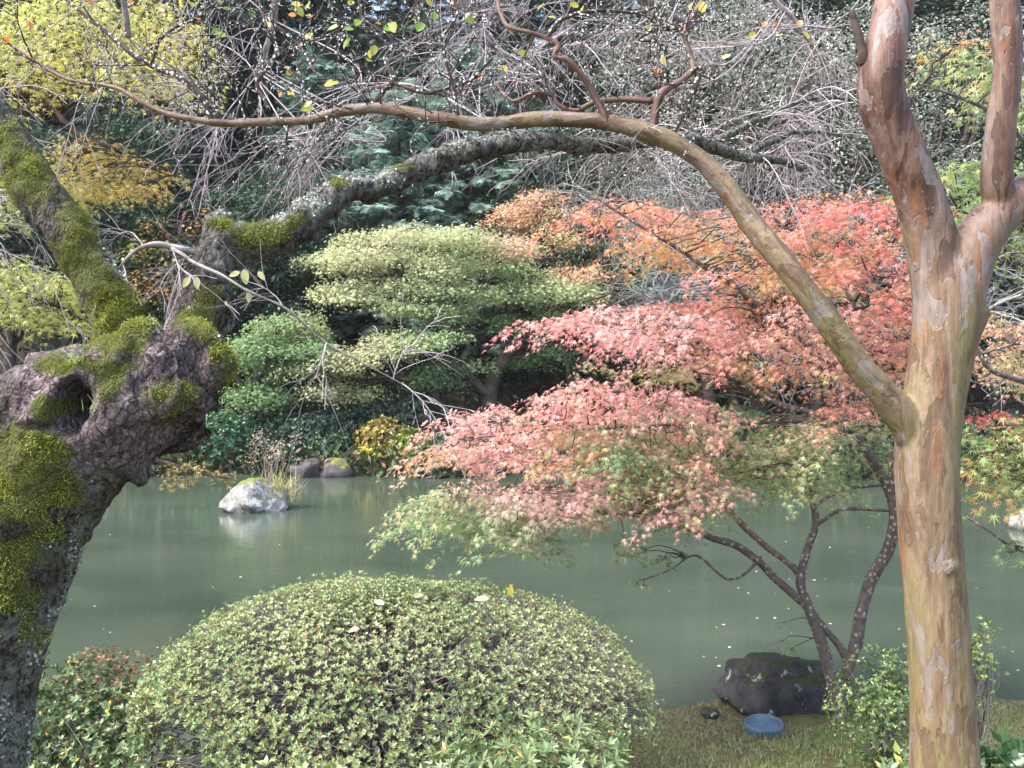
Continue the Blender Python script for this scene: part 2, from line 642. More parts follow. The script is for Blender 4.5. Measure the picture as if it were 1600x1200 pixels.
M_KNOT = bark_simple("healed_knot", (0.07, 0.05, 0.04), (0.24, 0.20, 0.17), None, 160)
M_CRAPE, M_CHERRY, M_GROUND, M_WATER = mat_crape(), mat_cherry(), mat_ground(), mat_water()
M_BOULDER = mat_rock("dark_boulder", (0.018, 0.017, 0.018), (0.075, 0.070, 0.072), (0.36, 0.38, 0.34), 0.575, (0.02, 0.026, 0.008))
M_PALE_ROCK = mat_rock("pale_pond_rock", (0.09, 0.088, 0.085), (0.26, 0.255, 0.245), (0.46, 0.46, 0.44), 0.52, (0.075, 0.085, 0.02))
M_FAR_ROCK = mat_rock("bank_rock", (0.03, 0.026, 0.03), (0.10, 0.085, 0.09), (0.3, 0.3, 0.28), 0.66, (0.08, 0.085, 0.016))
M_BARE_ROCK = mat_rock("bare_bank_rock", (0.03, 0.026, 0.03), (0.10, 0.085, 0.09), (0.3, 0.3, 0.28), 0.66)


# ------------------------------------------------------------------ setting: ground and pond
def shore_near(x):
    s = 5.15 + 1.15 / (1 + np.exp(-(x - 0.55) * 3.0)) + 0.10 * np.sin(x * 2.3 + 0.5) + 0.06 * np.sin(x * 5.1)
    s = s + 5.5 / (1 + np.exp((x + 5.2) * 2.2)) - 0.10 * np.clip(x - 2, 0, 20)
    return s


def shore_far(x):
    return 20.0 + 0.5 * np.sin(x * 0.7) + 0.25 * np.sin(x * 1.9 + 1) - 0.012 * x * x * (np.abs(x) < 25) - 7.5 * (np.abs(x) >= 25)


def smooth01(t):
    t = np.clip(t, 0, 1)
    return t * t * (3 - 2 * t)


def gh(x, y):
    x = np.asarray(x, float)
    y = np.asarray(y, float)
    x, y = np.broadcast_arrays(x, y)
    dn = shore_near(x) - y
    df = y - shore_far(x)
    V = np.stack([x, y, np.zeros_like(x)], -1)
    zn = 0.05 + 0.62 * smooth01(dn / 6.0) + 0.03 * noise(V, 1.7, 3)
    zf = 0.18 + 0.12 * np.clip(df, 0, 5) + 0.55 * np.clip(df - 4, 0, 45) + 0.25 * noise(V, 0.25, 5) * smooth01(df / 4)
    bed = -0.55
    z = np.where(dn > 0, zn, np.where(df > 0, zf, bed))
    kn = np.where((dn <= 0) & (dn > -0.35), 0.05 + (bed - 0.05) * smooth01(-dn / 0.35), z)
    kf = np.where((df <= 0) & (df > -0.3), 0.18 + (bed - 0.18) * smooth01(-df / 0.3), kn)
    return kf


def g1(x, y):
    return float(gh(A([x]), A([y]))[0])


xs = np.unique(np.concatenate([np.linspace(-160, -12, 40), np.linspace(-12, -4, 41), np.linspace(-4, 5, 151), np.linspace(5, 12, 36), np.linspace(12, 160, 40)]))
ys = np.unique(np.concatenate([np.linspace(-120, -2, 25), np.linspace(-2, 2, 17), np.linspace(2, 8, 121), np.linspace(8, 18, 31), np.linspace(18, 24, 61), np.linspace(24, 80, 80), np.linspace(80, 260, 25)]))
XX, YY = np.meshgrid(xs, ys)
ZZ = gh(XX, YY)
gi = np.arange(XX.size).reshape(XX.shape)
gq = np.stack([gi[:-1, :-1], gi[:-1, 1:], gi[1:, 1:], gi[1:, :-1]], -1).reshape(-1, 4)
ground = link("ground", make_mesh("ground", np.stack([XX, YY, ZZ], -1).reshape(-1, 3), gq, M_GROUND, smooth=True))
ground["kind"] = "structure"
ground["label"] = "grassy near bank, pond bed and wooded hillside"
wx = np.linspace(-45, 45, 31)
wy = np.linspace(3.5, 24, 31)
WX, WY = np.meshgrid(wx, wy)
gi = np.arange(WX.size).reshape(WX.shape)
gq = np.stack([gi[:-1, :-1], gi[:-1, 1:], gi[1:, 1:], gi[1:, :-1]], -1).reshape(-1, 4)
water = link("pond_water", make_mesh("pond_water", np.stack([WX, WY, 0 * WX], -1).reshape(-1, 3), gq, M_WATER, smooth=True))
water["kind"] = "structure"
water["label"] = "murky grey-green pond water"


# ------------------------------------------------------------------ big trunks: tubes fused into one skin
def fuse(parts, voxel, smooth_n):
    """parts: list of (verts, faces) closed shells -> verts, quads of their smoothed union"""
    a = Acc()
    for V, F in parts:
        a.add(V, F)
    ob = a.obj("fuse_tmp", None)
    r = ob.modifiers.new("r", 'REMESH')
    r.mode = 'VOXEL'
    r.voxel_size = voxel
    s = ob.modifiers.new("s", 'SMOOTH')
    s.factor = 0.5
    s.iterations = smooth_n
    dg = bpy.context.evaluated_depsgraph_get()
    me = bpy.data.meshes.new_from_object(ob.evaluated_get(dg))
    V = np.zeros(len(me.vertices) * 3)
    me.vertices.foreach_get("co", V)
    N = np.zeros(len(me.vertices) * 3)
    me.vertices.foreach_get("normal", N)
    L = np.zeros(len(me.loops), np.int32)
    me.loops.foreach_get("vertex_index", L)
    F = L.reshape(-1, 4)
    bpy.data.objects.remove(ob)
    bpy.data.meshes.remove(me)
    return V.reshape(-1, 3), N.reshape(-1, 3), F


def ball(c, r, sq=(1, 1, 1), nu=20, nv=12):
    u = np.arange(nu) * 2 * math.pi / nu
    v = np.linspace(0, math.pi, nv + 2)[1:-1]
    U, W = np.meshgrid(u, v)
    V = np.stack([np.cos(U) * np.sin(W) * sq[0], np.sin(U) * np.sin(W) * sq[1], np.cos(W) * sq[2]], -1).reshape(-1, 3) * r + c
    i = np.arange(nu * nv).reshape(nv, nu)
    q = np.stack([i[:-1], i[1:], np.roll(i[1:], -1, 1), np.roll(i[:-1], -1, 1)], -1).reshape(-1, 4)
    n = len(V)
    V = np.vstack([V, A(c) + A([0, 0, r * sq[2]]), A(c) - A([0, 0, r * sq[2]])])
    t = np.vstack([np.stack([np.full(nu, n), i[0], np.roll(i[0], -1)], -1), np.stack([np.full(nu, n + 1), np.roll(i[-1], -1), i[-1]], -1)])
    return V, [q, t]


def bark_coords(V, lines):
    """straightened limb coordinates: offset from nearest centreline, distance along it"""
    C, U, W, S = [], [], [], []
    s0 = 0.0
    for ln in lines:
        c = catmull(ln, 60 + 8 * max(0, len(ln) - 12))[:, :3]
        T = nrm(np.gradient(c, axis=0))
        u = nrm(np.cross(T, A([0, 1.0, 0])))
        C.append(c)
        U.append(u)
        W.append(np.cross(T, u))
        S.append(s0 + np.concatenate([[0], np.cumsum(np.linalg.norm(np.diff(c, axis=0), axis=1))]))
        s0 += 3.7
    C, U, W, S = map(np.concatenate, (C, U, W, S))
    out = np.zeros_like(V)
    for a in range(0, len(V), 4000):
        v = V[a:a + 4000]
        i = ((v[:, None] - C[None]) ** 2).sum(-1).argmin(1)
        o = v - C[i]
        out[a:a + 4000] = np.stack([(o * U[i]).sum(1), (o * W[i]).sum(1), S[i] + (o * np.cross(U[i], W[i])).sum(1)], 1)
    return out


# ------------------------------------------------------------------ crape-myrtle-like tree on the near bank (smooth bark)
def build_smooth_tree():
    t = thing("smooth_barked_tree", "tall forked tree with smooth mottled tan and brown bark beside the pond", "tree")
    D = 3.0
    zb = g1(P(1478, 1200, D)[0], D)
    trunk = pxl([(1484, 1560, 70, D), (1482, 1440, 60, D), (1478, 1320, 54, D), (1476, 1200, 51, D), (1472, 1100, 47, D), (1466, 1000, 46, D), (1459, 900, 45, D), (1451, 800, 46, D), (1449, 700, 48, D),
                 (1463, 600, 46, D), (1477, 510, 51, D), (1480, 450, 50, D), (1481, 410, 40, D), (1481, 385, 22, D), (1481, 372, 6, D)])
    trunk[0, 2] = min(trunk[0, 2], zb - 0.15)
    left = pxl([(1474, 470, 45, D), (1458, 390, 40, D), (1434, 300, 36, D - 0.02), (1398, 215, 35, D - 0.05), (1377, 150, 36, D - 0.07), (1380, 90, 33, D - 0.08), (1396, 10, 30, D - 0.05), (1400, -80, 28, D), (1380, -240, 22, D + 0.1), (1340, -520, 13, D + 0.2)])
    right = pxl([(1490, 470, 44, D), (1515, 400, 39, D), (1552, 345, 34, D), (1600, 310, 33, D), (1660, 285, 28, D + 0.05), (1720, 200, 24, D + 0.15), (1745, 0, 21, D + 0.3), (1735, -250, 17, D + 0.5), (1760, -520, 11, D + 0.7)])
    up = pxl([(1570, 340, 26, D), (1558, 280, 24, D - 0.03), (1564, 200, 22, D - 0.05), (1574, 110, 20, D - 0.05), (1570, 0, 21, D - 0.05), (1560, -150, 18, D), (1580, -420, 12, D + 0.1)])
    long0 = pxl([(1458, 712, 30, D), (1416, 658, 27, D - 0.02), (1380, 615, 22.5, D - 0.04), (1340, 570, 21, D - 0.05), (1292, 500, 20, D - 0.06), (1232, 420, 18.5, D - 0.05), (1175, 350, 17, D), (1140, 300, 16, D + 0.02), (1100, 255, 15.5, D + 0.04), (1040, 217, 14, D + 0.05), (950, 192, 12.5, D + 0.06), (850, 186, 11, D + 0.08),
                 (790, 192, 10.5, D + 0.1), (740, 194, 10, D + 0.1), (680, 184, 9, D + 0.1), (600, 170, 8.5, D + 0.12), (540, 173, 8, D + 0.14), (480, 188, 7, D + 0.16)])
    knob = pxl([(1505, 520, 26, D), (1530, 490, 17, D - 0.02), (1545, 483, 10, D - 0.03)])
    collar = [ball(P(1415, 668, D - 0.02), 0.052, (0.8, 0.9, 1.3)), ball(P(1480, 885, D - 0.07), 0.03), ball(P(1345, 95, D - 0.07), 0.02)]
    lines = [trunk, left, right, up, long0, knob]
    def swell(l):
        l = l.copy()
        l[:, 3] = np.sqrt(l[:, 3] ** 2 + 10 * 0.006 ** 2 / 4)     # smoothing thins the limbs again
        return l
    V, N, F = fuse([limb(swell(l), 120 if len(l) > 15 else 40, 20) for l in lines] + collar, 0.006, 10)
    bc = bark_coords(V, lines)
    on_branch = (bc[:, 2] > 3.7 * 3.97) & (proj(V)[0] < 1408)
    kn = bc[:, 2] > 3.7 * 4.97
    bc = np.where((on_branch & ~kn)[:, None], bc * A([1, 1, 2.2]), V)       # upright wood: straight object coordinates
    q = bc * A([1, 1, 0.25])
    V = V + N * (0.006 * fbm(q, 11, 3, 2) + 0.0015 * noise(q, 60, 9))[:, None]
    px, py, d = proj(V)
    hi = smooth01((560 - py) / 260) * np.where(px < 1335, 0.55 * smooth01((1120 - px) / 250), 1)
    trunk_o = link("trunk", make_mesh("trunk", V, F, M_CRAPE, np.stack([hi, hi * 0, hi * 0], 1), True, bc), t)

    for kx, ky, kr in ((1480, 883, 0.010), (1425, 420, 0.008), (1413, 318, 0.005), (1450, 585, 0.005), (1497, 1005, 0.006)):
        hit = np.argmin((px - kx) ** 2 + (py - ky) ** 2 + 1e4 * ((N @ FWD) > -0.3))
        rr = np.sqrt(np.linspace(0, 1, 6))[:, None]
        nn = N[hit]
        uu = nrm(np.cross(nn, A([0, 0, 1.0])))
        ww = np.cross(nn, uu)
        prof = [(0.05, -0.15), (0.3, -0.1), (0.5, 0.08), (0.85, 0.16), (1.3, 0.06), (1.9, -0.18)]
        ang = np.arange(14) * 2 * math.pi / 14
        KV = A([V[hit] + kr * (r * (1 + 0.12 * math.sin(3 * x_ + kx)) * (math.cos(x_) * uu + math.sin(x_) * ww * 1.2) + (h_ + 0.1) * nn) for r, h_ in prof for x_ in ang])
        ki = np.arange(6 * 14).reshape(6, 14)
        kq = np.stack([ki[:-1], np.roll(ki[:-1], -1, 1), np.roll(ki[1:], -1, 1), ki[1:]], -1).reshape(-1, 4)
        link("knot", make_mesh("knot", KV, [kq, A([ki[0][[0, 1, 2]]])], M_KNOT, None, True), trunk_o)
    # the long arching branch
    br = pxl([(600, 170, 7, D + 0.12), (540, 173, 7, D + 0.14), (480, 188, 6.8, D + 0.16), (400, 190, 6.5, D + 0.18), (335, 192, 5.5, D + 0.2),
              (250, 175, 4.2, D + 0.25), (180, 138, 3.4, D + 0.3), (100, 122, 2.6, D + 0.35), (20, 72, 1.8, D + 0.4)])
    c = catmull(br, 220)
    c[:, 3] *= 1 + 0.10 * noise(c[:, :3], 14, 4) + 0.07 * noise(c[:, :3], 45, 5)
    c[:, :3] += 0.004 * np.stack([noise(c[:, :3], 9, s) for s in (1, 2, 3)], 1)
    V, Fq = tubes(c[None, :, :3], c[None, :, 3], 14, True)
    bc = bark_coords(V, [c]) * A([1, 1, 2.2])
    px, py, d = proj(V)
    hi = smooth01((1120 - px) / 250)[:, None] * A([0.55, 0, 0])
    link("branch", make_mesh("branch", V, Fq, M_CRAPE, hi, True, bc), t)

    subs = [
        [(950, 190, 6.5, 3.05), (938, 165, 6, 3.05), (918, 128, 5, 3.03), (890, 96, 4.6, 3.0), (868, 88, 4.4, 3.0), (872, 66, 4, 3.0), (830, 52, 3.6, 3.0), (795, 44, 3.4, 3.0), (782, 20, 3, 3.02), (778, -20, 2.6, 3.05)],
        [(1022, 208, 8, 3.06), (1024, 180, 7.6, 3.05), (1030, 156, 7, 3.05), (1042, 142, 6, 3.07), (1075, 116, 5, 3.1), (1083, 104, 4.8, 3.12), (1070, 62, 4.4, 3.15), (1072, 42, 4.2, 3.15), (1098, 5, 4, 3.2), (1120, -40, 3.4, 3.25)],
        [(1020, 158, 4.5, 3.06), (980, 156, 4.6, 3.08), (935, 160, 4.5, 3.1), (896, 173, 4, 3.12), (870, 160, 3.6, 3.12), (862, 148, 3.4, 3.12), (835, 147, 3.2, 3.12), (800, 157, 2.6, 3.15), (770, 130, 2, 3.2)],
        [(330, 190, 4.6, 3.2), (326, 166, 4.2, 3.2), (298, 132, 3.9, 3.2), (240, 103, 3.6, 3.22), (202, 82, 3.2, 3.25), (160, 45, 2.6, 3.3), (96, -5, 2, 3.35)],
        [(580, 168, 3.5, 3.12), (600, 140, 3.4, 3.12), (612, 126, 3, 3.12), (604, 90, 2.6, 3.15), (612, 66, 2, 3.18), (570, 30, 1.6, 3.2)],
        [(612, 128, 3, 3.12), (660, 145, 2.8, 3.1), (690, 140, 2.4, 3.1), (735, 125, 2, 3.1), (770, 90, 1.6, 3.1)],
        [(420, 172, 2.6, 3.18), (405, 130, 2.4, 3.2), (430, 80, 2.2, 3.2), (412, 30, 1.8, 3.25), (400, -10, 1.5, 3.3)],
        [(495, 118, 2.0, 3.15), (470, 76, 1.8, 3.2), (428, 40, 1.6, 3.2), (410, 10, 1.4, 3.2)],
        [(854, 60, 3, 3.0), (880, 30, 2.6, 3.0), (930, 15, 2.2, 3.05), (990, 20, 1.8, 3.1), (1030, 8, 1.5, 3.15)],
        [(1078, 112, 3, 3.1), (1095, 108, 2.8, 3.1), (1075, 160, 3.2, 3.1), (1055, 205, 3.4, 3.08), (1048, 212, 3.2, 3.05)],
        [(1070, 45, 2.6, 3.15), (1030, 45, 2.2, 3.15), (1000, 60, 2, 3.15), (1035, 70, 1.6, 3.15), (1040, 120, 1.2, 3.15)],
        [(720, 188, 2, 3.1), (700, 100, 2, 3.05), (690, 60, 1.8, 3.05), (715, 20, 1.5, 3.05), (700, -20, 1.3, 3.05)],
        [(235, 100, 2.2, 3.22), (255, 60, 2, 3.2), (300, 30, 1.6, 3.2), (350, -5, 1.3, 3.2)],
    ]
    tip_pts = []
    seeds = []
    for s in subs:
        p = pxl(s)
        c = catmull(p, 60)
        c[:, 3] *= 1 + 0.25 * noise(c[:, :3], 60, 4)
        c[:, :3] += 0.006 * np.stack([noise(c[:, :3], 14, q) for q in (1, 2, 3)], 1)
        thick = s[0][2] > 4.2 and s[0][0] > 400
        c[:, 3] *= 1.0 if thick else 1.3
        V, Fq = tubes(c[None, :, :3], c[None, :, 3], 9, True)
        if thick:
            bc = bark_coords(V, [c])
            link("branch", make_mesh("branch", V, Fq, M_CRAPE, np.tile(A([[0.9, 0, 0]]), (len(V), 1)), True, bc), t)
        else:
            link("branch", make_mesh("branch", V, Fq, M_LICHEN_TWIG, None, True), t)
        seeds.append(c)
        tip_pts.append(c[:, :3])
    for c in (catmull(br, 120), catmull(long0, 200)[135:]):
        seeds.append(c)
        tip_pts.append(c[:, :3])
    # twigs, two generations
    K = 7
    tw = Acc()
    gen = seeds
    fl = []
    for lvl, (per_m, ln) in enumerate(((15, 0.34), (13, 0.17))):
        new = []
        for c in gen:
            L = np.linalg.norm(np.diff(c[:, :3], axis=0), axis=1).sum()
            for _ in range(rng.poisson(per_m * L)):
                i = rng.integers(2, len(c) - 1)
                tdir = nrm(c[min(i + 1, len(c) - 1), :3] - c[i - 1, :3])
                side = nrm(np.cross(tdir, randdir(1)[0]))
                d0 = nrm(0.55 * tdir + side + A([0, 0, 0.25]))
                l = ln * rng.uniform(0.4, 1.3)
                pts = [c[i, :3]]
                for k in range(K - 1):
                    d0 = nrm(d0 + rng.normal(0, 0.28, 3) + A([0, 0, 0.03]))
                    pts.append(pts[-1] + d0 * l / (K - 1))
                r0 = min(c[i, 3] * 0.7, 0.0032 if lvl == 0 else 0.0020)
                r = np.linspace(r0, 0.0009, K) * rng.uniform(0.85, 1.25, K)
                new.append(np.column_stack([A(pts), r]))
        B = A(new)
        V, Fq = tubes(B[:, :, :3], B[:, :, 3], 4)
        tw.add(V, Fq)
        fl.append(B.reshape(-1, 4))
        tip_pts.append(B[:, 2:, :3].reshape(-1, 3))
        gen = new
    stuff(tw.obj("twigs", M_LICHEN_TWIG, t))
    # lichen flakes on the twigs
    B = np.vstack(fl)
    B = B[rng.random(len(B)) < 0.55]
    n = len(B)
    nr = randdir(n, 0.5)
    V, Fq = inst(*DIAMOND, B[:, :3] + nr * B[:, 3:] * 0.9 + rng.normal(0, 0.003, (n, 3)), randdir(n), nr, rng.uniform(0.006, 0.013, n))
    fk = Acc().add(V, Fq, rep(palette([(0.55, 0.58, 0.54), (0.42, 0.45, 0.42), (0.6, 0.6, 0.58)], n, 0.1), DIAMOND[0]))
    stuff(fk.obj("lichen", M_DULL, t))
    # dead snag on the left limb
    sn = pxl([(1352, 100, 9, D - 0.09), (1346, 75, 7, D - 0.1), (1338, 45, 6.5, D - 0.1), (1331, 20, 5.5, D - 0.1), (1329, 16, 3, D - 0.1)])
    c = catmull(sn, 30)
    c[:, 3] *= 1 + 0.25 * noise(c[:, :3], 50, 4)
    V, Fq = tubes(c[None, :, :3], c[None, :, 3], 10, True)
    o = link("snag", make_mesh("snag", V, Fq, M_DARK_BARK, None, True), trunk_o)
    o["label"] = "short broken dead snag with lichen"
    # remaining leaves, each one its own part
    G, Y, O = (0.20, 0.34, 0.04), (0.42, 0.38, 0.05), (0.62, 0.22, 0.05)
    cm = {}
    for nm, cc in (("g", G), ("y", Y), ("o", O), ("m", (0.30, 0.34, 0.05)), ("p", (0.72, 0.62, 0.25))):
        V0 = ROUND[0].copy()
        cols = np.tile(A([cc]), (len(V0), 1))
        cols[-2] *= 0.8
        cm[nm] = make_mesh("leaf", V0, ROUND[1], M_LEAF, cols)
    spots = [(345, 8, 'g'), (362, 14, 'g'), (392, 14, 'g'), (330, 52, 'g'), (341, 58, 'm'), (314, 30, 'o'), (300, 10, 'm'), (460, 10, 'm'), (482, 4, 'm'), (466, 12, 'y'), (536, 46, 'g'), (548, 58, 'g'), (530, 40, 'm'), (562, 30, 'g'),
             (572, 95, 'g'), (556, 88, 'g'), (600, 40, 'g'), (612, 34, 'm'), (598, 44, 'g'), (648, 32, 'g'), (662, 34, 'g'), (680, 32, 'g'), (586, 70, 'm'), (580, 76, 'y'), (726, 34, 'g'), (730, 26, 'm'), (418, 34, 'y'), (478, 62, 'y'),
             (510, 128, 'y'), (517, 132, 'y'), (446, 116, 'y'), (490, 166, 'm'), (487, 158, 'm'), (452, 142, 'y'), (8, 58, 'o'), (4, 64, 'o'), (248, 15, 'o'), (145, 2, 'o'), (210, 2, 'o'), (95, 2, 'o'), (46, 44, 'o'), (1075, 12, 'm'), (1098, 20, 'y'), (1010, 40, 'y'),
             (905, 10, 'y'), (912, 8, 'y'), (850, 5, 'y'), (864, 28, 'y'), (822, 90, 'm'), (832, 92, 'y'), (785, 112, 'y'), (1128, 92, 'p'), (1033, 100, 'p'), (1022, 106, 'o'), (1195, 42, 'o'), (1180, 50, 'y'), (1208, 44, 'o'), (1222, 55, 'p'), (1255, 48, 'y'), (1252, 40, 'o'), (675, 10, 'y'), (610, 2, 'y'), (545, 8, 'y'), (708, 8, 'o'), (488, 28, 'o'), (440, 28, 'o'), (463, 24, 'o'), (586, 36, 'o'), (755, 120, 'o'), (437, 152, 'o')]
    TP = np.vstack(tip_pts)
    tpx, tpy, td = proj(TP)
    pet = []
    for px_, py_, cc in spots:
        j = ((tpx - px_) ** 2 + (tpy - py_) ** 2).argmin()
        p = P(px_, py_, td[j] + rng.normal(0, 0.01))
        o = link("leaf", cm[cc], t)
        s = rng.uniform(0.030, 0.046) * (0.7 if cc == 'o' else 1)
        z = nrm(A([rng.normal(0, 0.5), -0.8 + rng.normal(0, 0.4), 0.5 + rng.normal(0, 0.3)]))
        y = nrm(np.cross(z, randdir(1)[0]))
        x = np.cross(y, z)
        from mathutils import Matrix
        M = Matrix([[x[i] * s, y[i] * s, z[i] * s, p[i]] for i in range(3)] + [[0, 0, 0, 1]])
        o.matrix_world = M
        a = TP[j]
        pet.append(np.column_stack([np.linspace(a, p, 5) + A([0, 0, 0.006]) * np.sin(np.linspace(0, math.pi, 5))[:, None], np.linspace(0.001, 0.0007, 5)]))
    B = A(pet)
    V, Fq = tubes(B[:, :, :3], B[:, :, 3], 3)
    stuff(Acc().add(V, Fq).obj("leaf_stalks", M_LICHEN_TWIG, t))
    return t


# ------------------------------------------------------------------ old weeping cherry in the left foreground
def build_cherry():
    t = thing("weeping_cherry_tree", "gnarled mossy old tree at the left edge with swollen burl and weeping bare twigs", "tree")
    D = 2.4
    trunk = pxl([(-90, 1900, 175, D), (-75, 1650, 140, D), (-66, 1450, 105, D), (-62, 1300, 95, D), (-58, 1200, 90, D), (-46, 1060, 98, D), (-18, 930, 105, D), (12, 830, 110, D), (55, 745, 114, D), (120, 672, 112, D), (200, 620, 100, D), (262, 594, 78, D), (300, 580, 60, D)])
    trunk[0, 2] = g1(trunk[0, 0], trunk[0, 1]) - 0.1
    leftl = pxl([(190, 600, 40, D + 0.05), (188, 550, 40, D + 0.06), (184, 505, 38, D + 0.1), (165, 460, 36, D + 0.12), (130, 400, 36, D + 0.14), (90, 342, 36, D + 0.17), (46, 280, 37, D + 0.2), (8, 225, 39, D + 0.23), (-34, 165, 40, D + 0.26), (-90, 80, 40, D + 0.3), (-120, -60, 38, D + 0.35), (-80, -260, 34, D + 0.5), (40, -420, 28, D + 0.7)])
    bough = pxl([(270, 590, 45, D + 0.05), (298, 520, 42, D + 0.12), (318, 460, 39, D + 0.18), (338, 405, 33, D + 0.2), (356, 376, 29, D + 0.22), (400, 378, 27, D + 0.24), (455, 362, 27, D + 0.28), (500, 325, 25, D + 0.32), (540, 297, 23, D + 0.36), (600, 288, 19.5, D + 0.42), (650, 267, 18, D + 0.48), (700, 245, 17, D + 0.54), (760, 228, 16, D + 0.6), (830, 220, 15, D + 0.68)])
    ex = [ball(P(330, 565, D + 0.02), 0.052, (1, 1, 1.2)), ball(P(300, 540, D + 0.02), 0.068), ball(P(222, 528, D - 0.04), 0.045, (0.8, 1, 1.2)), ball(P(216, 736, D), 0.034, (0.8, 1, 1.1)), ball(P(245, 655, D + 0.02), 0.115, (1.05, 1, 0.85)),
          ball(P(60, 640, D - 0.05), 0.12), ball(P(85, 600, D), 0.075), ball(P(20, 660, D - 0.02), 0.12), ball(P(342, 358, D + 0.22), 0.05, (0.9, 1, 1)), ball(P(575, 305, D + 0.4), 0.03), ball(P(130, 605, D - 0.05), 0.09), ball(P(20, 790, D - 0.1), 0.10)]
    lines = [trunk, leftl, bough]
    V, N, F = fuse([limb(l, 50, 24) for l in lines] + ex, 0.0072, 6)
    px, py, d = proj(V)
    # hollow in the burl, and grooves beside it
    def dent(cx, cy, rx, ry, depth):
        nonlocal V
        wob = 1 + 0.8 * fbm(V, 20, 3, int(cx))
        g = np.exp(-((((px - cx) / rx) ** 2 + ((py - cy) / ry) ** 2) * wob) ** 1.5)
        front = (N @ FWD) < 0.1
        V = V + FWD * (depth * g * front)[:, None]
    dent(104, 636, 20, 30, 0.17)
    dent(70, 668, 40, 7, 0.025)
    dent(205, 560, 14, 20, 0.03)
    dent(285, 700, 62, 46, 0.14)
    dent(130, 655, 10, 40, 0.02)
    dent(265, 575, 9, 40, 0.018)
    burlm = smooth01(1 - (((px - 190) / 190) ** 2 + ((py - 615) / 135) ** 2 - 0.6) / 0.5)
    fold = np.sin(40 * (V @ nrm(A([0.55, 0.2, -0.75]))) + 4.5 * fbm(V, 6, 3, 44))
    V = V + N * (burlm * 0.009 * fold)[:, None]
    rid = 1 - np.abs(fbm(V * A([1, 1, 0.45]), 15, 3, 8)) * 2
    V = V + N * (0.012 * fbm(V, 9, 3, 1) + 0.011 * (rid - 0.5) + 0.008 * fbm(V, 42, 3, 4) + burlm * 0.013 * fbm(V, 18, 4, 6))[:, None]
    # moss / lichen masks
    moss = np.zeros(len(V))
    for cx, cy, rx, ry, a in ((35, 790, 100, 105, 1.2), (5, 900, 85, 80, .8), (70, 715, 60, 45, 1.0), (190, 515, 42, 45, 1.3), (175, 605, 28, 50, 1.0), (76, 640, 22, 22, 1.0), (265, 625, 55, 38, .8), (350, 578, 24, 42, 1.4), (90, 572, 30, 14, 1.2), (160, 572, 60, 10, .9),
                              (105, 410, 60, 110, .95), (35, 300, 50, 70, .9), (-10, 230, 50, 60, .85), (165, 490, 50, 50, 1.1), (405, 372, 55, 22, 1.1), (470, 350, 30, 20, .6), (345, 352, 24, 14, 1.1), (330, 470, 30, 50, .55), (185, 480, 40, 30, .8), (535, 285, 26, 10, .7), (640, 262, 50, 8, .5), (30, 1000, 60, 60, .7), (60, 1080, 30, 60, .5), (310, 505, 40, 35, .7), (240, 690, 30, 30, .4)):
        moss = np.maximum(moss, a * np.exp(-((px - cx) / rx) ** 2 - ((py - cy) / ry) ** 2))
    moss = moss * np.clip(0.75 + 0.65 * N[:, 2] + 0.9 * fbm(V, 16, 3, 31), 0, 1.6)
    lich = np.clip(0.25 + 0.2 * (py > 850) + 0.9 * fbm(V, 7, 3, 51), 0, 1) * (1 - burlm)
    lich = np.maximum(lich, smooth01((px - 300) / 60) * np.clip(0.30 + 0.65 * N[:, 2] + 0.9 * fbm(V, 10, 2, 5), 0, 1))
    lich = np.maximum(lich, 0.9 * np.exp(-((px - 178 + (py - 400) * -0.52) / 22) ** 2) * (py < 520))
    moss = np.clip(moss, 0, 1)
    cols = np.stack([moss, np.clip(lich, 0, 1) * (1 - 0.6 * moss), burlm], 1)
    trunk_o = link("trunk", make_mesh("trunk", V, F, M_CHERRY, cols, True), t)
    # moss cushions
    w = np.where(moss > 0.3, moss, 0)
    i = rng.choice(len(V), 120000, p=w ** 1.5 / (w ** 1.5).sum())
    n = len(i)
    dirn = nrm(N[i] + rng.normal(0, 0.55, (n, 3)) + A([0, 0, 0.15]))
    big = np.clip(0.6 + 1.2 * fbm(V[i], 14, 2, 77), 0.35, 1.6)
    s = rng.uniform(0.004, 0.009, n) * big * (0.6 + 0.5 * moss[i])
    V2, F2 = inst(DIAMOND[0] * A([0.8, 1, 1]), DIAMOND[1], V[i] + rng.normal(0, 0.004, (n, 3)) - N[i] * 0.002, dirn, randdir(n), s)
    tone = (0.5 + 0.5 * fbm(V[i], 12, 3, 91))[:, None]
    c = A([[0.14, 0.18, 0.03]]) * (1 - tone) + A([[0.40, 0.42, 0.10]]) * tone
    c = c * (1 + rng.normal(0, 0.2, (n, 1)))
    brown = rng.random(n) < 0.08
    c[brown] = A([0.26, 0.17, 0.07])
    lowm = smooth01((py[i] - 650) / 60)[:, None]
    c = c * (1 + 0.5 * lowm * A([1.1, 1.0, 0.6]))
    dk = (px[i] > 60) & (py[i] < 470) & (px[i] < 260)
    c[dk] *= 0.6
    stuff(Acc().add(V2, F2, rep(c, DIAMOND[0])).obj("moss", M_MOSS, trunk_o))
    # lichen flakes on limbs
    w = np.where((cols[:, 1] > 0.5) & (moss < 0.5), cols[:, 1], 0) * np.clip(0.3 + fbm(V, 22, 2, 61), 0, 1)
    i = rng.choice(len(V), 14000, p=w / w.sum())
    n = len(i)
    V2, F2 = inst(DIAMOND[0] * A([1.6, 1, 1]), DIAMOND[1], V[i] + N[i] * 0.003 + rng.normal(0, 0.003, (n, 3)), randdir(n), nrm(N[i] + rng.normal(0, 0.5, (n, 3))), rng.uniform(0.004, 0.011, n))
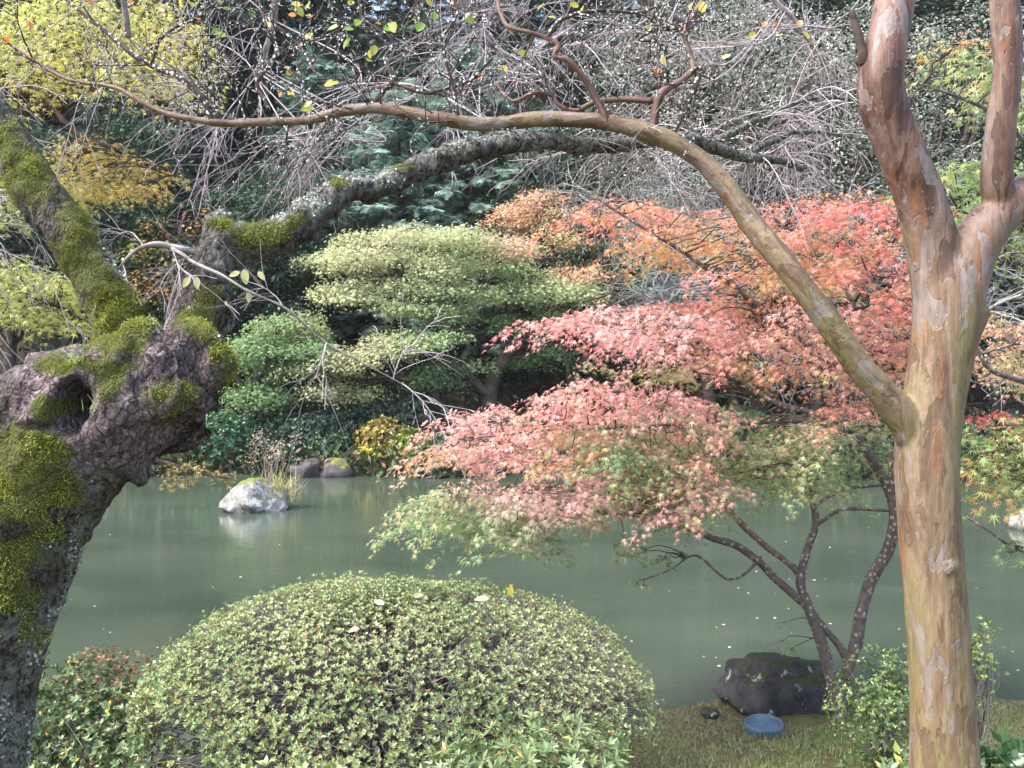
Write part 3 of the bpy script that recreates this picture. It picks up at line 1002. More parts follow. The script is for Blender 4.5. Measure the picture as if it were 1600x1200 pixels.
    stuff(Acc().add(V2, F2, rep(palette([(0.36, 0.40, 0.34), (0.26, 0.30, 0.24), (0.44, 0.46, 0.42)], n, 0.12), DIAMOND[0])).obj("lichen", M_DULL, trunk_o))

    # thinner continuation of the bough and other branches
    cont = [
        [(800, 223, 15.5, D + 0.64), (850, 219, 15, D + 0.7), (900, 225, 14.5, D + 0.76), (955, 226, 13.5, D + 0.82), (1000, 219, 12.5, D + 0.88), (1060, 218, 12, D + 0.95), (1110, 228, 10.5, D + 1.02), (1160, 246, 9, D + 1.08), (1215, 250, 7, D + 1.15), (1252, 264, 5.5, D + 1.2)],
        [(1105, 228, 7, D + 1.0), (1150, 205, 6, D + 1.1), (1185, 186, 5, D + 1.2), (1230, 165, 4, D + 1.3), (1290, 150, 3, D + 1.4), (1350, 160, 2, D + 1.5)],
        [(1160, 247, 6, D + 1.08), (1210, 220, 4.5, D + 1.2), (1260, 205, 3.6, D + 1.3), (1330, 215, 2.4, D + 1.4)],
        [(335, 400, 10, D + 0.2), (318, 398, 8, D + 0.18), (285, 388, 6, D + 0.16), (245, 381, 4.5, D + 0.15), (210, 395, 3, D + 0.15), (185, 420, 2, D + 0.15)],
        [(262, 383, 3.2, D + 0.16), (300, 405, 3, D + 0.1), (345, 428, 2.7, D + 0.06), (380, 450, 2.3, D + 0.05), (440, 480, 1.9, D + 0.06), (500, 525, 1.5, D + 0.1), (560, 565, 1.1, D + 0.12), (640, 605, 0.8, D + 0.15)],
        [(340, 430, 9, D + 0.22), (362, 470, 7, D + 0.2), (362, 505, 6, D + 0.18), (345, 525, 4, D + 0.16)],
        # unseen upper limbs that carry the drooping twigs over the frame
        [(40, -420, 28, D + 0.7), (200, -420, 22, D + 1.1), (420, -330, 17, D + 1.5), (620, -220, 13, D + 1.9), (800, -120, 10, D + 2.3), (960, -30, 7, D + 2.7), (1080, 40, 5, D + 3.0)],
        [(300, -395, 14, D + 1.3), (380, -250, 11, D + 1.6), (420, -110, 8, D + 1.8), (430, 20, 6, D + 2.0), (400, 120, 4, D + 2.1)],
        [(620, -220, 10, D + 1.9), (680, -110, 8, D + 2.0), (720, -10, 6, D + 2.1), (760, 60, 5, D + 2.2), (800, 95, 3, D + 2.3)],
        [(120, -420, 12, D + 0.9), (150, -260, 9, D + 1.1), (180, -100, 7, D + 1.2), (200, 60, 5, D + 1.3)],
        [(850, -90, 8, D + 2.4), (1000, -110, 7, D + 2.3), (1130, -60, 5, D + 2.3), (1230, 20, 4, D + 2.3), (1290, 100, 3, D + 2.3)],
        [(-110, -100, 16, D + 0.4), (-160, 100, 10, D + 0.9), (-120, 250, 8, D + 1.3), (-60, 350, 6, D + 1.5), (0, 420, 4, D + 1.6)],
    ]
    arcs = []
    for k, s in enumerate(cont):
        c = catmull(pxl(s), 90)
        amp = 0.12 if k == 0 else 0.2
        c[:, 3] *= 1 + amp * noise(c[:, :3], 35, 4)
        c[:, :3] += 0.006 * np.stack([noise(c[:, :3], 12, q) for q in (1, 2, 3)], 1)
        V1, F1 = tubes(c[None, :, :3], c[None, :, 3], 14 if k == 0 else 8, True)
        cm_ = np.tile(A([[0, 0.6, 0]]), (len(V1), 1))
        link("branch", make_mesh("branch", V1, F1, M_CHERRY if k in (0, 1, 2, 5) else M_AZ_TWIG, cm_ if k in (0, 1, 2, 5) else None, True), t)
        arcs.append(c)
    # weeping twigs: long drooping strands with feathered side shoots
    K = 12
    prim = []
    carriers = [(0, 12, 0.40), (1, 11, 0.42), (2, 8, 0.36), (6, 34, 0.7), (7, 14, 0.7), (8, 26, 0.6), (9, 6, 0.6), (10, 32, 0.55), (11, 40, 0.6), (3, 5, 0.24), (4, 4, 0.20)]
    for ci, n, ln in carriers:
        c = arcs[ci]
        for _ in range(n):
            lo = 0.28 if ci >= 6 else 0.1
            i = int(len(c) * rng.uniform(lo, 1.0)) - 1
            i = max(i, 1)
            out = randdir(1, 0.25)[0]
            if ci in (0, 1, 2):
                out[2] = abs(out[2]) * 0.6
            if ci in (7, 9) or (ci == 6 and rng.random() < 0.5):
                out[0] = -abs(out[0]) - 0.3
            d0 = nrm(out)
            l = ln * (1.2 if ci < 3 else 1.0) * rng.uniform(0.5, 1.35)
            pts = [c[i, :3]]
            g = rng.uniform(0.10, 0.24)
            for k in range(K - 1):
                d0 = nrm(d0 + A([0, 0, -g]) + rng.normal(0, 0.07, 3))
                pts.append(pts[-1] + d0 * l / (K - 1))
            prim.append(np.column_stack([A(pts), np.linspace(0.0032, 0.0013, K) * (0.62 if ci in (3, 4) else 1)]))
    # sprays that sweep across the dark wood: start and end pixels, distance
    nodes_ = np.vstack([arcs[j][:, :3] for j in (0, 1, 2, 6, 7, 8, 9, 10)])
    flows = [(640, 145, 440, 290, 4.0), (620, 140, 385, 235, 3.8), (560, 150, 425, 300, 4.0), (480, 195, 545, 275, 3.9), (420, 195, 255, 255, 4.0), (470, 190, 330, 300, 4.2), (380, 150, 215, 215, 4.1), (330, 150, 180, 130, 3.9), (500, 215, 500, 300, 4.0), (720, 190, 690, 250, 4.1),
             (740, 180, 845, 250, 4.2), (700, 60, 560, 120, 4.3), (820, 30, 640, 75, 4.4), (760, 40, 600, 170, 4.3), (880, 50, 760, 150, 4.4), (900, 60, 1010, 160, 4.4), (960, 210, 860, 330, 3.6), (1000, 220, 1085, 325, 3.7), (1180, 60, 950, 135, 4.4), (1300, 40, 1060, 85, 4.6),
             (1200, 225, 1105, 305, 3.9), (1100, 120, 930, 210, 4.5), (1150, 90, 1000, 60, 4.5), (1050, 40, 900, 25, 4.5), (980, 30, 830, 120, 4.4), (350, 200, 300, 330, 4.1), (300, 140, 250, 210, 4.2), (540, 190, 380, 320, 4.3), (600, 200, 470, 250, 4.2), (1230, 200, 1300, 290, 4.0), (1120, 240, 1180, 330, 3.9), (930, 230, 760, 270, 3.7), (690, 90, 720, 210, 4.3), (860, 120, 700, 150, 4.4)]
    for fx0, fy0, fx1, fy1, fd in flows:
        j00 = A([fx0 + rng.normal(0, 15), fy0 + rng.normal(0, 10), fd + rng.normal(0, 0.2)])
        for q_ in range(3):
            j0 = P(*(j00 + rng.normal(0, 1, 3) * A([5, 4, 0.03]) * (q_ > 0)))
            j1 = P(fx1 + rng.normal(0, 30), fy1 + rng.normal(0, 20), fd + rng.normal(0, 0.25))
            L_ = np.linalg.norm(j1 - j0)
            jm = (j0 + j1) / 2 + A([0, 0, 0.10 * L_])
            near = nodes_[np.linalg.norm(nodes_ - j0, axis=1).argmin()]
            pts = catmull(A([near, j0, jm, j1]), K + 6)[-K:] + rng.normal(0, 0.004, (K, 3))
            prim.append(np.column_stack([pts, np.linspace(0.0030, 0.0012, K)]))
            if q_:
                continue
            tail = catmull(A([near, j0, jm, j1]), K + 6)[:K]
            prim.append(np.column_stack([tail, np.linspace(0.0036, 0.0030, K) * 0.9]))
    prim = A(prim)
    tw = Acc()
    tw.add(*tubes(prim[:, :, :3], prim[:, :, 3], 4))
    K2 = 6
    sec = []
    for p in prim:
        m = rng.integers(6, 11)
        if p[0, 3] - p[-1, 3] < 0.001:
            continue
        sgn = 1
        for _ in range(m):
            i = rng.integers(1, K - 1)
            td_ = nrm(p[i + 1, :3] - p[i, :3])
            sd = nrm(np.cross(td_, nrm(A([0.15, 1, 0.2]) + rng.normal(0, 0.5, 3)))) * sgn
            sgn = -sgn
            d0 = nrm(td_ * 0.9 + sd * 0.75)
            l = rng.uniform(0.07, 0.24)
            pts = [p[i, :3]]
            for k in range(K2 - 1):
                d0 = nrm(d0 + A([0, 0, -0.09]) + rng.normal(0, 0.09, 3))
                pts.append(pts[-1] + d0 * l / (K2 - 1))
            sec.append(np.column_stack([A(pts), np.linspace(0.0017, 0.0009, K2) * min(1, p[0, 3] / 0.0032)]))
    sec = A(sec)
    tw.add(*tubes(sec[:, :, :3], sec[:, :, 3], 3))
    i = rng.integers(0, len(sec), int(len(sec) * 1.3))
    kk = rng.integers(1, K2 - 1, len(i))
    st = sec[i, kk, :3]
    td_ = nrm(sec[i, kk + 1, :3] - st)
    d0 = nrm(td_ + 0.8 * np.cross(td_, randdir(len(i))))
    l = rng.uniform(0.02, 0.09, len(i))[:, None]
    mid = st + d0 * l * 0.5
    en = mid + nrm(d0 + A([0, 0, -0.25])) * l * 0.5
    T3 = np.stack([st, mid, en], 1)
    tw.add(*tubes(T3, np.tile(A([[0.0012, 0.0010, 0.0008]]), (len(i), 1)), 3))
    o = stuff(tw.obj("twigs", M_TWIG, t))
    # a few pale leaves left on the low twigs
    me = make_mesh("leaf", FINE[0], FINE[1], M_LEAF, np.tile(A([[0.60, 0.58, 0.26]]), (len(FINE[0]), 1)))
    from mathutils import Matrix
    for lx, ly, s, ax, ay in ((297, 432, 0.034, -0.5, -0.8), (307, 432, 0.034, 0.1, -1), (381, 420, 0.042, 0.2, -1), (375, 425, 0.03, -0.9, -0.3), (389, 455, 0.03, 0.0, -1), (352, 470, 0.014, 0.3, -0.8), (403, 424, 0.03, 0.8, -0.9)):
        p = P(lx, ly, D + 0.06)
        y = nrm(A([ax, -0.2, ay]))
        z = nrm(np.cross(np.cross(y, A([0.2, -1, 0.3])), y))
        x = np.cross(y, z)
        o = link("leaf", me, t)
        o.matrix_world = Matrix([[x[i] * s, y[i] * s, z[i] * s, p[i]] for i in range(3)] + [[0, 0, 0, 1]])
    return t, (V, N, px, py)


def grass_tuft(name, label, base, n, length, spread, cols, up=0.8, cat="grass tuft", width=1.0, group=None):
    V, F, C = [], [], []
    a = Acc()
    d = randdir(n)
    d[:, 2] = np.abs(d[:, 2]) + up
    d = nrm(d)
    K = 5
    pos = A(base) + rng.normal(0, 1, (n, 3)) * A([spread, spread, 0.003])
    L = length * rng.uniform(0.5, 1.25, n)
    pts = [pos]
    dd = d
    for k in range(K - 1):
        dd = nrm(dd + A([0, 0, -0.22]) + rng.normal(0, 0.04, (n, 3)))
        pts.append(pts[-1] + dd * (L / (K - 1))[:, None])
    Pn = np.stack(pts, 1)
    side = nrm(np.cross(d, A([0, 0, 1.0])) + 1e-6)
    wd = np.array([1, 0.9, 0.75, 0.5, 0.05]) * 0.0022 * width
    Lf = Pn - side[:, None] * wd[None, :, None]
    Rt = Pn + side[:, None] * wd[None, :, None]
    VV = np.stack([Lf, Rt], 2).reshape(-1, 3)
    i = np.arange(n * K * 2).reshape(n, K, 2)
    q = np.stack([i[:, :-1, 0], i[:, :-1, 1], i[:, 1:, 1], i[:, 1:, 0]], -1).reshape(-1, 4)
    a.add(VV, q, np.repeat(palette(cols, n, 0.15), K * 2, axis=0))
    o = a.obj(name, M_DULL)
    stuffy = tag(o, label, cat, group)
    return o


# ------------------------------------------------------------------ layered maple crowns
def leaves_on_pads(C, R, per, size, colf, template, thick=0.05, droop=0.35, tilt=0.45, axis=None):
    """C (n,3) pad centres, R pad radii -> V, F, col of leaves lying in drooping layers"""
    n = len(C)
    k = np.repeat(np.arange(n), np.maximum(4, (per * np.clip((R / R.mean()) ** 1.4, 0.05, 1.7)).astype(int)))
    m = len(k)
    r = np.sqrt(rng.random(m))
    th = rng.random(m) * 2 * math.pi
    rad = np.stack([np.cos(th), np.sin(th), 0 * th], 1)
    if axis is not None:
        # pointed sprays reaching out along the branch that carries them
        a_ = r * np.cos(th)
        b_ = r * np.sin(th) * 0.72 * (1 - 0.55 * np.clip(a_, -0.3, 1))
        ax_ = axis[k]
        pr_ = np.stack([-ax_[:, 1], ax_[:, 0], 0 * th], 1)
        rad = ax_ * (1.5 * a_)[:, None] + pr_ * b_[:, None]
        r = np.linalg.norm(rad, axis=1)
        rad = nrm(rad)
        rad = rad * 0.75 + ax_ * 0.25
    Rk = R[k][:, None]
    pos = C[k] + rad * r[:, None] * Rk * A([1, 1, 0])
    pos[:, 2] += -droop * (r ** 2) * R[k] + rng.normal(0, thick, m)
    tip = nrm(rad * 0.8 + rng.normal(0, 0.5, (m, 3)) + A([0, 0, -0.45]))
    nor = nrm(A([0, 0, 1.0]) + rad * 0.45 + rng.normal(0, tilt, (m, 3)))
    sz = size * rng.uniform(0.5, 1.25, m)
    col = colf(pos, k)
    V, F = inst(*template, pos, tip, nor, sz)
    return V, F, rep(col, template[0]), pos


def pad_twigs(C, R, nodes, nr, n_spoke=5, r0=0.004):
    """a connecting twig from the nearest limb point to each pad and spokes in the pad"""
    K = 6
    out = []
    for c, R_ in zip(C, R):
        dd = np.linalg.norm(nodes - c, axis=1) + np.abs(nodes[:, 2] - c[2]) * 2.0
        j = dd.argmin()
        a = nodes[j]
        L = np.linalg.norm(c - a)
        tt = np.linspace(0, 1, K)[:, None]
        p = a * (1 - tt) + c * tt + A([0, 0, 0.10 * L]) * np.sin(tt * math.pi)
        p[1:-1] += rng.normal(0, 0.03 * L, (K - 2, 3))
        out.append(np.column_stack([p, np.linspace(min(nr[j], r0 * (1 + L)), r0 * 0.45, K)]))
        base = nrm(c - a + 1e-6)
        for _ in range(n_spoke):
            th = rng.random() * 2 * math.pi
            e = c + A([math.cos(th), math.sin(th), -0.25]) * R_ * rng.uniform(0.5, 0.95)
            p = c * (1 - tt) + e * tt + A([0, 0, 0.04 * R_]) * np.sin(tt * math.pi)
            p[1:] += rng.normal(0, 0.015 * R_, (K - 1, 3))
            out.append(np.column_stack([p, np.linspace(r0 * 0.45, r0 * 0.18, K)]))
    return A(out)


def coherent(pos, cols, scale, seed, jit=0.10):
    """palette colours that change gradually from spray to spray, with a little leaf-to-leaf variation"""
    cols = A(cols, dtype=float)
    n = len(cols)
    f = np.clip(0.5 + 1.1 * fbm(pos, scale, 3, seed) + rng.normal(0, 0.12, len(pos)), 0, 0.999)
    order = (np.arange(n) * 3 + seed) % n if n % 3 else np.arange(n)
    c = cols[order[(f * n).astype(int)]]
    return c * (1 + rng.normal(0, jit, (len(pos), 1))) * (1 + rng.normal(0, jit * 0.35, (len(pos), 3)))


def blend(pos, seed, scale, cols_a, cols_b, bias=0.0, jit=0.10):
    f = np.clip(0.5 + 1.5 * fbm(pos, scale, 3, seed) + bias + rng.normal(0, 0.13, len(pos)), 0, 1)[:, None]
    f = f * f * (3 - 2 * f)
    return coherent(pos, cols_a, scale * 1.6, seed + 101, jit) * (1 - f) + coherent(pos, cols_b, scale * 1.6, seed + 202, jit) * f


PINK = [(0.76, 0.35, 0.33), (0.78, 0.43, 0.41), (0.74, 0.31, 0.27), (0.78, 0.50, 0.46)]
RED = [(0.68, 0.19, 0.15), (0.72, 0.27, 0.23), (0.68, 0.20, 0.12)]
ORANGE = [(0.64, 0.31, 0.13), (0.60, 0.36, 0.15), (0.68, 0.29, 0.16)]
GREEN = [(0.25, 0.37, 0.17), (0.33, 0.43, 0.21), (0.21, 0.31, 0.14)]
LIME = [(0.43, 0.46, 0.18), (0.37, 0.42, 0.17), (0.48, 0.47, 0.21)]
MIXED = [(0.50, 0.43, 0.24), (0.56, 0.40, 0.27), (0.40, 0.40, 0.21)]
YEL = [(0.58, 0.52, 0.15), (0.54, 0.50, 0.15), (0.60, 0.49, 0.15)]
YGRN = [(0.40, 0.46, 0.14), (0.46, 0.50, 0.16), (0.32, 0.40, 0.12)]


def tree_limbs(t, lists, mat, n=40, sides=10, wob=0.01, name="limb"):
    nodes, rads = [], []
    for k, s in enumerate(lists):
        c = catmull(pxl(s), n)
        c[:, :3] += wob * np.stack([noise(c[:, :3], 5, q + 3) for q in (1, 2, 3)], 1)
        c[:, 3] *= 0.9 + 0.10 * noise(c[:, :3], 20, 4)
        V, F = tubes(c[None, :, :3], np.maximum(c[None, :, 3], 0.0012), sides, True)
        link("trunk" if k == 0 else name, make_mesh(name, V, F, mat, None, True), t)
        nodes.append(c[n // 4:, :3])
        rads.append(c[n // 4:, 3])
    return np.vstack(nodes), np.concatenate(rads)


def leaf_parts(t, V, F, col, pos, template, cap, score):
    """split the leaves that show largest off as parts of their own; the rest is one crown"""
    nv, nf = len(template[0]), len(template[1])
    m = len(pos)
    best = np.argsort(-score)[:cap]
    keep = np.ones(m, bool)
    keep[best] = False
    Fk = F.reshape(m, nf, -1)[keep].reshape(-1, F.shape[1])
    used = np.repeat(keep, nv)
    remap = np.cumsum(used) - 1
    crown = stuff(link("crown", make_mesh("crown", V[used], remap[Fk], M_LEAF, col[used]), t))
    for j in best:
        me = make_mesh("leaf", V[j * nv:(j + 1) * nv] - pos[j], template[1], M_LEAF, col[j * nv:(j + 1) * nv])
        link("leaf", me, crown).location = pos[j]


def build_near_maple():
    t = thing("maple_tree", "multi-stemmed maple on the near bank with layered pink, red and green leaves over the water", "maple tree")
    D = 5.75
    L = [
        [(1326, 1190, 16, D), (1318, 1130, 13, D), (1303, 1080, 11.5, D), (1285, 1010, 10, D), (1266, 955, 9, D), (1250, 905, 8, D), (1262, 860, 7.2, D), (1276, 820, 6.8, D), (1272, 780, 6.2, D), (1267, 742, 5.8, D), (1290, 720, 5, D + 0.1), (1330, 702, 4, D + 0.2), (1370, 690, 3.4, D + 0.3), (1430, 690, 2.6, D + 0.4)],
        [(1318, 1060, 8, D), (1326, 1035, 10, D), (1338, 1000, 10.5, D), (1345, 955, 10.5, D), (1362, 905, 10.5, D), (1388, 860, 10.5, D - 0.05), (1398, 810, 10, D - 0.1), (1390, 765, 9.5, D - 0.1), (1375, 735, 9, D - 0.1), (1345, 690, 8, D - 0.1), (1320, 655, 7.5, D - 0.1), (1312, 610, 7, D - 0.1), (1298, 565, 6.5, D - 0.1), (1322, 505, 5.5, D - 0.1), (1336, 465, 5, D - 0.1), (1375, 410, 4, D - 0.1), (1405, 365, 3, D - 0.1)],
        [(1327, 1045, 7, D), (1312, 1010, 6.5, D), (1290, 985, 6, D), (1262, 950, 7, D), (1225, 915, 7, D), (1190, 880, 6.8, D - 0.05), (1150, 850, 6.4, D - 0.1), (1110, 838, 6, D - 0.15), (1060, 822, 5.5, D - 0.2), (1000, 806, 5, D - 0.25), (940, 800, 4, D - 0.3), (890, 788, 3, D - 0.35), (820, 775, 2.2, D - 0.4), (730, 770, 1.6, D - 0.4)],
        [(1255, 905, 5.5, D), (1235, 880, 5.4, D), (1200, 852, 5.2, D + 0.1), (1165, 825, 5, D + 0.2), (1140, 800, 4.8, D + 0.25), (1110, 785, 4.5, D + 0.3), (1060, 770, 3.4, D + 0.35), (1000, 745, 2.6, D + 0.4), (900, 720, 1.8, D + 0.4), (780, 690, 1.4, D + 0.4)],
        [(1300, 568, 5.5, D - 0.1), (1260, 535, 5, D - 0.15), (1200, 490, 4.6, D - 0.2), (1150, 450, 4.2, D - 0.2), (1090, 410, 3.8, D - 0.25), (1030, 370, 3, D - 0.3), (980, 340, 2.4, D - 0.3), (930, 310, 1.8, D - 0.3)],
        [(1318, 662, 6, D - 0.1), (1270, 645, 5.2, D - 0.1), (1200, 622, 4.8, D - 0.05), (1130, 580, 4, D), (1060, 543, 3.4, D), (980, 510, 2.6, D), (900, 490, 2, D)],
        [(1332, 470, 4, D - 0.1), (1300, 430, 3.4, D), (1260, 400, 3, D + 0.1), (1220, 350, 2.4, D + 0.1), (1190, 315, 1.8, D + 0.1)],
        [(1398, 800, 7, D - 0.1), (1402, 760, 7, D - 0.05), (1402, 700, 6.5, D), (1400, 620, 6, D + 0.2), (1410, 520, 5, D + 0.4), (1400, 430, 4, D + 0.5), (1370, 350, 3, D + 0.5)],
        [(1190, 870, 3, D - 0.05), (1140, 905, 2.4, D - 0.2), (1090, 870, 2, D - 0.25), (1050, 890, 1.6, D - 0.3), (1005, 905, 1.2, D - 0.3)],
        [(1276, 790, 3.4, D), (1310, 770, 3, D - 0.05), (1350, 760, 2.8, D - 0.1), (1390, 758, 3, D - 0.1)],
        [(1276, 822, 3.4, D), (1310, 800, 3, D - 0.05), (1350, 795, 2.8, D - 0.1), (1395, 797, 3, D - 0.1)],
        [(1330, 672, 5.5, D - 0.1), (1260, 660, 5, D - 0.3), (1160, 658, 4.4, D - 0.4), (1060, 660, 3.8, D - 0.45), (960, 668, 3, D - 0.5), (860, 672, 2.4, D - 0.5), (740, 684, 1.6, D - 0.5)],
        [(1345, 690, 5, D - 0.1), (1260, 715, 4.4, D + 0.3), (1160, 712, 3.6, D + 0.4), (1060, 705, 2.8, D + 0.4), (960, 700, 2, D + 0.4)],
        [(1318, 660, 4, D - 0.1), (1360, 640, 3.4, D), (1420, 600, 3, D + 0.2), (1500, 560, 2.6, D + 0.4), (1580, 540, 2, D + 0.5)],
    ]
    nodes, nr = tree_limbs(t, L, M_MAPLE_BARK, 46, 10, 0.012)
    specs = [
        # polygon, pads, depth, pad radius, colour function key
        ([(890, 325), (950, 305), (1060, 318), (1170, 325), (1290, 300), (1400, 300), (1425, 340), (1425, 470), (1300, 455), (1170, 430), (1090, 420), (980, 365)], 84, (D - 0.9, D + 0.9), (0.18, 0.36), 'red'),
        ([(845, 500), (920, 480), (1000, 455), (1090, 455), (1250, 470), (1425, 470), (1425, 625), (1330, 645), (1230, 600), (1100, 575), (980, 535), (890, 512)], 86, (D - 0.9, D + 0.9), (0.18, 0.36), 'pink'),
        ([(985, 575), (1080, 560), (1060, 590), (940, 572), (890, 562)], 9, (D - 0.3, D + 0.7), (0.14, 0.22), 'lime'),
        ([(690, 665), (750, 628), (850, 622), (930, 592), (1040, 605), (1100, 625), (1000, 690), (940, 725), (850, 722), (700, 715)], 74, (D - 0.9, D + 0.5), (0.16, 0.32), 'pink3'),
        ([(940, 665), (1060, 610), (1200, 640), (1410, 665), (1420, 715), (1300, 745), (1180, 765), (1080, 768), (960, 750)], 110, (D - 1.0, D + 0.9), (0.16, 0.34), 'green3'),
        ([(665, 770), (730, 755), (830, 750), (960, 758), (1120, 775), (1135, 800), (1060, 818), (960, 805), (880, 800), (850, 845), (815, 862), (750, 835), (670, 818)], 74, (D - 1.1, D + 0.2), (0.14, 0.30), 'low'),
        ([(880, 728), (1000, 738), (1150, 748), (1150, 778), (1000, 778), (900, 752)], 26, (D - 0.9, D + 0.5), (0.15, 0.28), 'low'),
        ([(1030, 868), (1075, 855), (1080, 868), (1035, 890)], 3, (D - 0.4, D - 0.2), (0.05, 0.09), 'dgreen'),
        ([(1000, 890), (1020, 890), (1005, 925), (992, 915)], 2, (D - 0.4, D - 0.2), (0.03, 0.05), 'dgreen'),
        ([(965, 850), (1005, 840), (1000, 880), (970, 870)], 3, (D - 0.4, D - 0.2), (0.08, 0.12), 'dgreen'),
        ([(1215, 960), (1240, 950), (1240, 1020), (1215, 1010)], 3, (D - 0.1, D + 0.1), (0.05, 0.07), 'dgreen'),
        ([(1500, 500), (1600, 470), (1640, 600), (1540, 575)], 16, (D + 0.2, D + 1.6), (0.2, 0.35), 'orange'),
        ([(1505, 648), (1570, 640), (1575, 655), (1510, 662)], 4, (D + 0.5, D + 0.9), (0.12, 0.18), 'redx'),
    ]
    Cs, Rs, keys = [], [], []
    for poly, n, dr, rr, key in specs:
        q = sample_poly(poly, n)
        for (px, py) in q:
            Cs.append(P(px, py, rng.uniform(*dr)))
            Rs.append(rng.uniform(*rr))
            keys.append(key)
    C, R = A(Cs), A(Rs)
    keys = np.array(keys)

    def colf(pos, k):
        kk = keys[k]
        px, py, d = proj(pos)
        n = len(pos)
        c = np.zeros((n, 3))
        cen = np.exp(-((px - 1200) / 170) ** 2)
        rules = {
            'red': lambda m: blend(pos[m], 1, 1.1, RED + PINK[:1] + RED + PINK[:2], ORANGE + LIME[:1], -0.62 + 0.45 * cen[m] + 0.004 * np.clip(py[m] - 350, -40, 100)),
            'pink': lambda m: blend(pos[m], 2, 1.0, PINK + RED[1:2], ORANGE + LIME[:1], -0.5 + 0.3 * (px[m] > 1150)),
            'lime': lambda m: palette(LIME + MIXED, m.sum()),
            'pink3': lambda m: blend(pos[m], 3, 1.2, PINK, MIXED + ORANGE[:1], -0.3 + 0.006 * np.clip(py[m] - 680, -40, 60)),
            'green3': lambda m: blend(pos[m], 4, 1.0, PINK + MIXED, GREEN + LIME + GREEN, -0.05 + 0.007 * (py[m] - 660)),
            'low': lambda m: blend(pos[m], 5, 1.3, [(0.68, 0.42, 0.38), (0.64, 0.35, 0.30), (0.70, 0.47, 0.45)], GREEN + LIME + MIXED, -0.30 + 0.010 * (py[m] - 790)),
            'dgreen': lambda m: palette(LIME + GREEN, m.sum()),
            'orange': lambda m: blend(pos[m], 6, 1.0, ORANGE + PINK, GREEN + LIME, 0.05),
            'redx': lambda m: palette([(0.62, 0.10, 0.10), (0.66, 0.2, 0.16)], m.sum()),
        }
        for key, f in rules.items():
            m = kk == key
            if m.any():
                c[m] = f(m)
        return c
    j = np.array([(np.linalg.norm(nodes - c_, axis=1) + np.abs(nodes[:, 2] - c_[2]) * 2.0).argmin() for c_ in C])
    axd = C - (nodes[j] * 0.5 + 0.5 * P(1320, 800, D))
    axd[:, 2] = 0
    axd = nrm(axd + rng.normal(0, 0.25, axd.shape) * A([1, 1, 0]))
    V, F, col, pos = leaves_on_pads(C, R, 108, 0.0325, colf, MAPLE, 0.014, 0.32, 0.45, axd)
    px, py, d = proj(pos)
    score = -d + 0.3 * rng.random(len(d)) - 5.0 * ((px < 640) | (px > 1400))
    leaf_parts(t, V, F, col, pos, MAPLE, 240, score)
    B = pad_twigs(C, R, nodes, nr, 4, 0.0034)
    stuff(Acc().add(*tubes(B[:, :, :3], B[:, :, 3], 4)).obj("twigs", M_DARK_BARK, t))
    return t


def pad_maple(name, label, limbs, specs, rules, size, per, mat_bark, template=MAPLE, r0=0.005, thick=0.03, droop=0.4, spokes=4, cat="maple tree", parts=0, group=None, leafmat=None):
    t = thing(name, label, cat, group=group)
    nodes, nr = tree_limbs(t, limbs, mat_bark, 30, 9, 0.02)
    Cs, Rs, keys = [], [], []
    for poly, n, dr, rr, key in specs:
        for (px, py) in sample_poly(poly, n):
            Cs.append(P(px, py, rng.uniform(*dr)))
            Rs.append(rng.uniform(*rr))
            keys.append(key)
    C, R, keys = A(Cs), A(Rs), np.array(keys)

    def colf(pos, k):
        kk = keys[k]
        c = np.zeros((len(pos), 3))
        for key, f in rules.items():
            m = kk == key
            if m.any():
                c[m] = f(pos[m])
        return c
    V, F, col, pos = leaves_on_pads(C, R, per, size, colf, template, thick, droop, 0.45)
    if parts:
        px, py, d = proj(pos)
        vis = (px > 0) & (px < 1600) & (py > 0) & (py < 1200)
        leaf_parts(t, V, F, col, pos, template, parts, -d - 50 * ~vis)
    else:
        stuff(link("crown", make_mesh("crown", V, F, leafmat or M_LEAF, col), t))
    B = pad_twigs(C, R, nodes, nr, spokes, r0)
    stuff(Acc().add(*tubes(B[:, :, :3], B[:, :, 3], 3)).obj("twigs", M_DARK_BARK, t))
    return t


# ------------------------------------------------------------------ shrubs
def rosettes(pos, axis, nleaf, length, width, cols, tilt=1.05, old=None, old_p=0.0):
    n = len(pos)
    k = np.repeat(np.arange(n), nleaf)
    m = len(k)
    th = np.tile(np.arange(nleaf) * 2 * math.pi / nleaf, n) + np.repeat(rng.random(n) * 6.28, nleaf) + rng.normal(0, 0.2, m)
    ax = axis[k]
    u = nrm(np.cross(ax, A([0.31, 0.77, 0.2])))
    w = np.cross(ax, u)
    tl = np.clip(rng.normal(tilt, 0.28, m), 0.2, 1.9)
    rad = np.cos(th)[:, None] * u + np.sin(th)[:, None] * w
    tip = nrm(rad * np.sin(tl)[:, None] + ax * np.cos(tl)[:, None])
    nor = nrm(ax * np.sin(tl)[:, None] - rad * np.cos(tl)[:, None] + rng.normal(0, 0.15, (m, 3)))
    TV = OVAL[0] * A([width, 1, 1])
    s = length * rng.uniform(0.65, 1.2, m) * np.repeat(rng.uniform(0.8, 1.15, n), nleaf)
    V, F = inst(TV, OVAL[1], pos[k], tip, nor, s)
    c = cols[k] * (1 + rng.normal(0, 0.12, (m, 1)))
    if old is not None:
        o = rng.random(m) < old_p
        c[o] = palette(old, o.sum(), 0.15)
    return V, F, rep(c, TV)


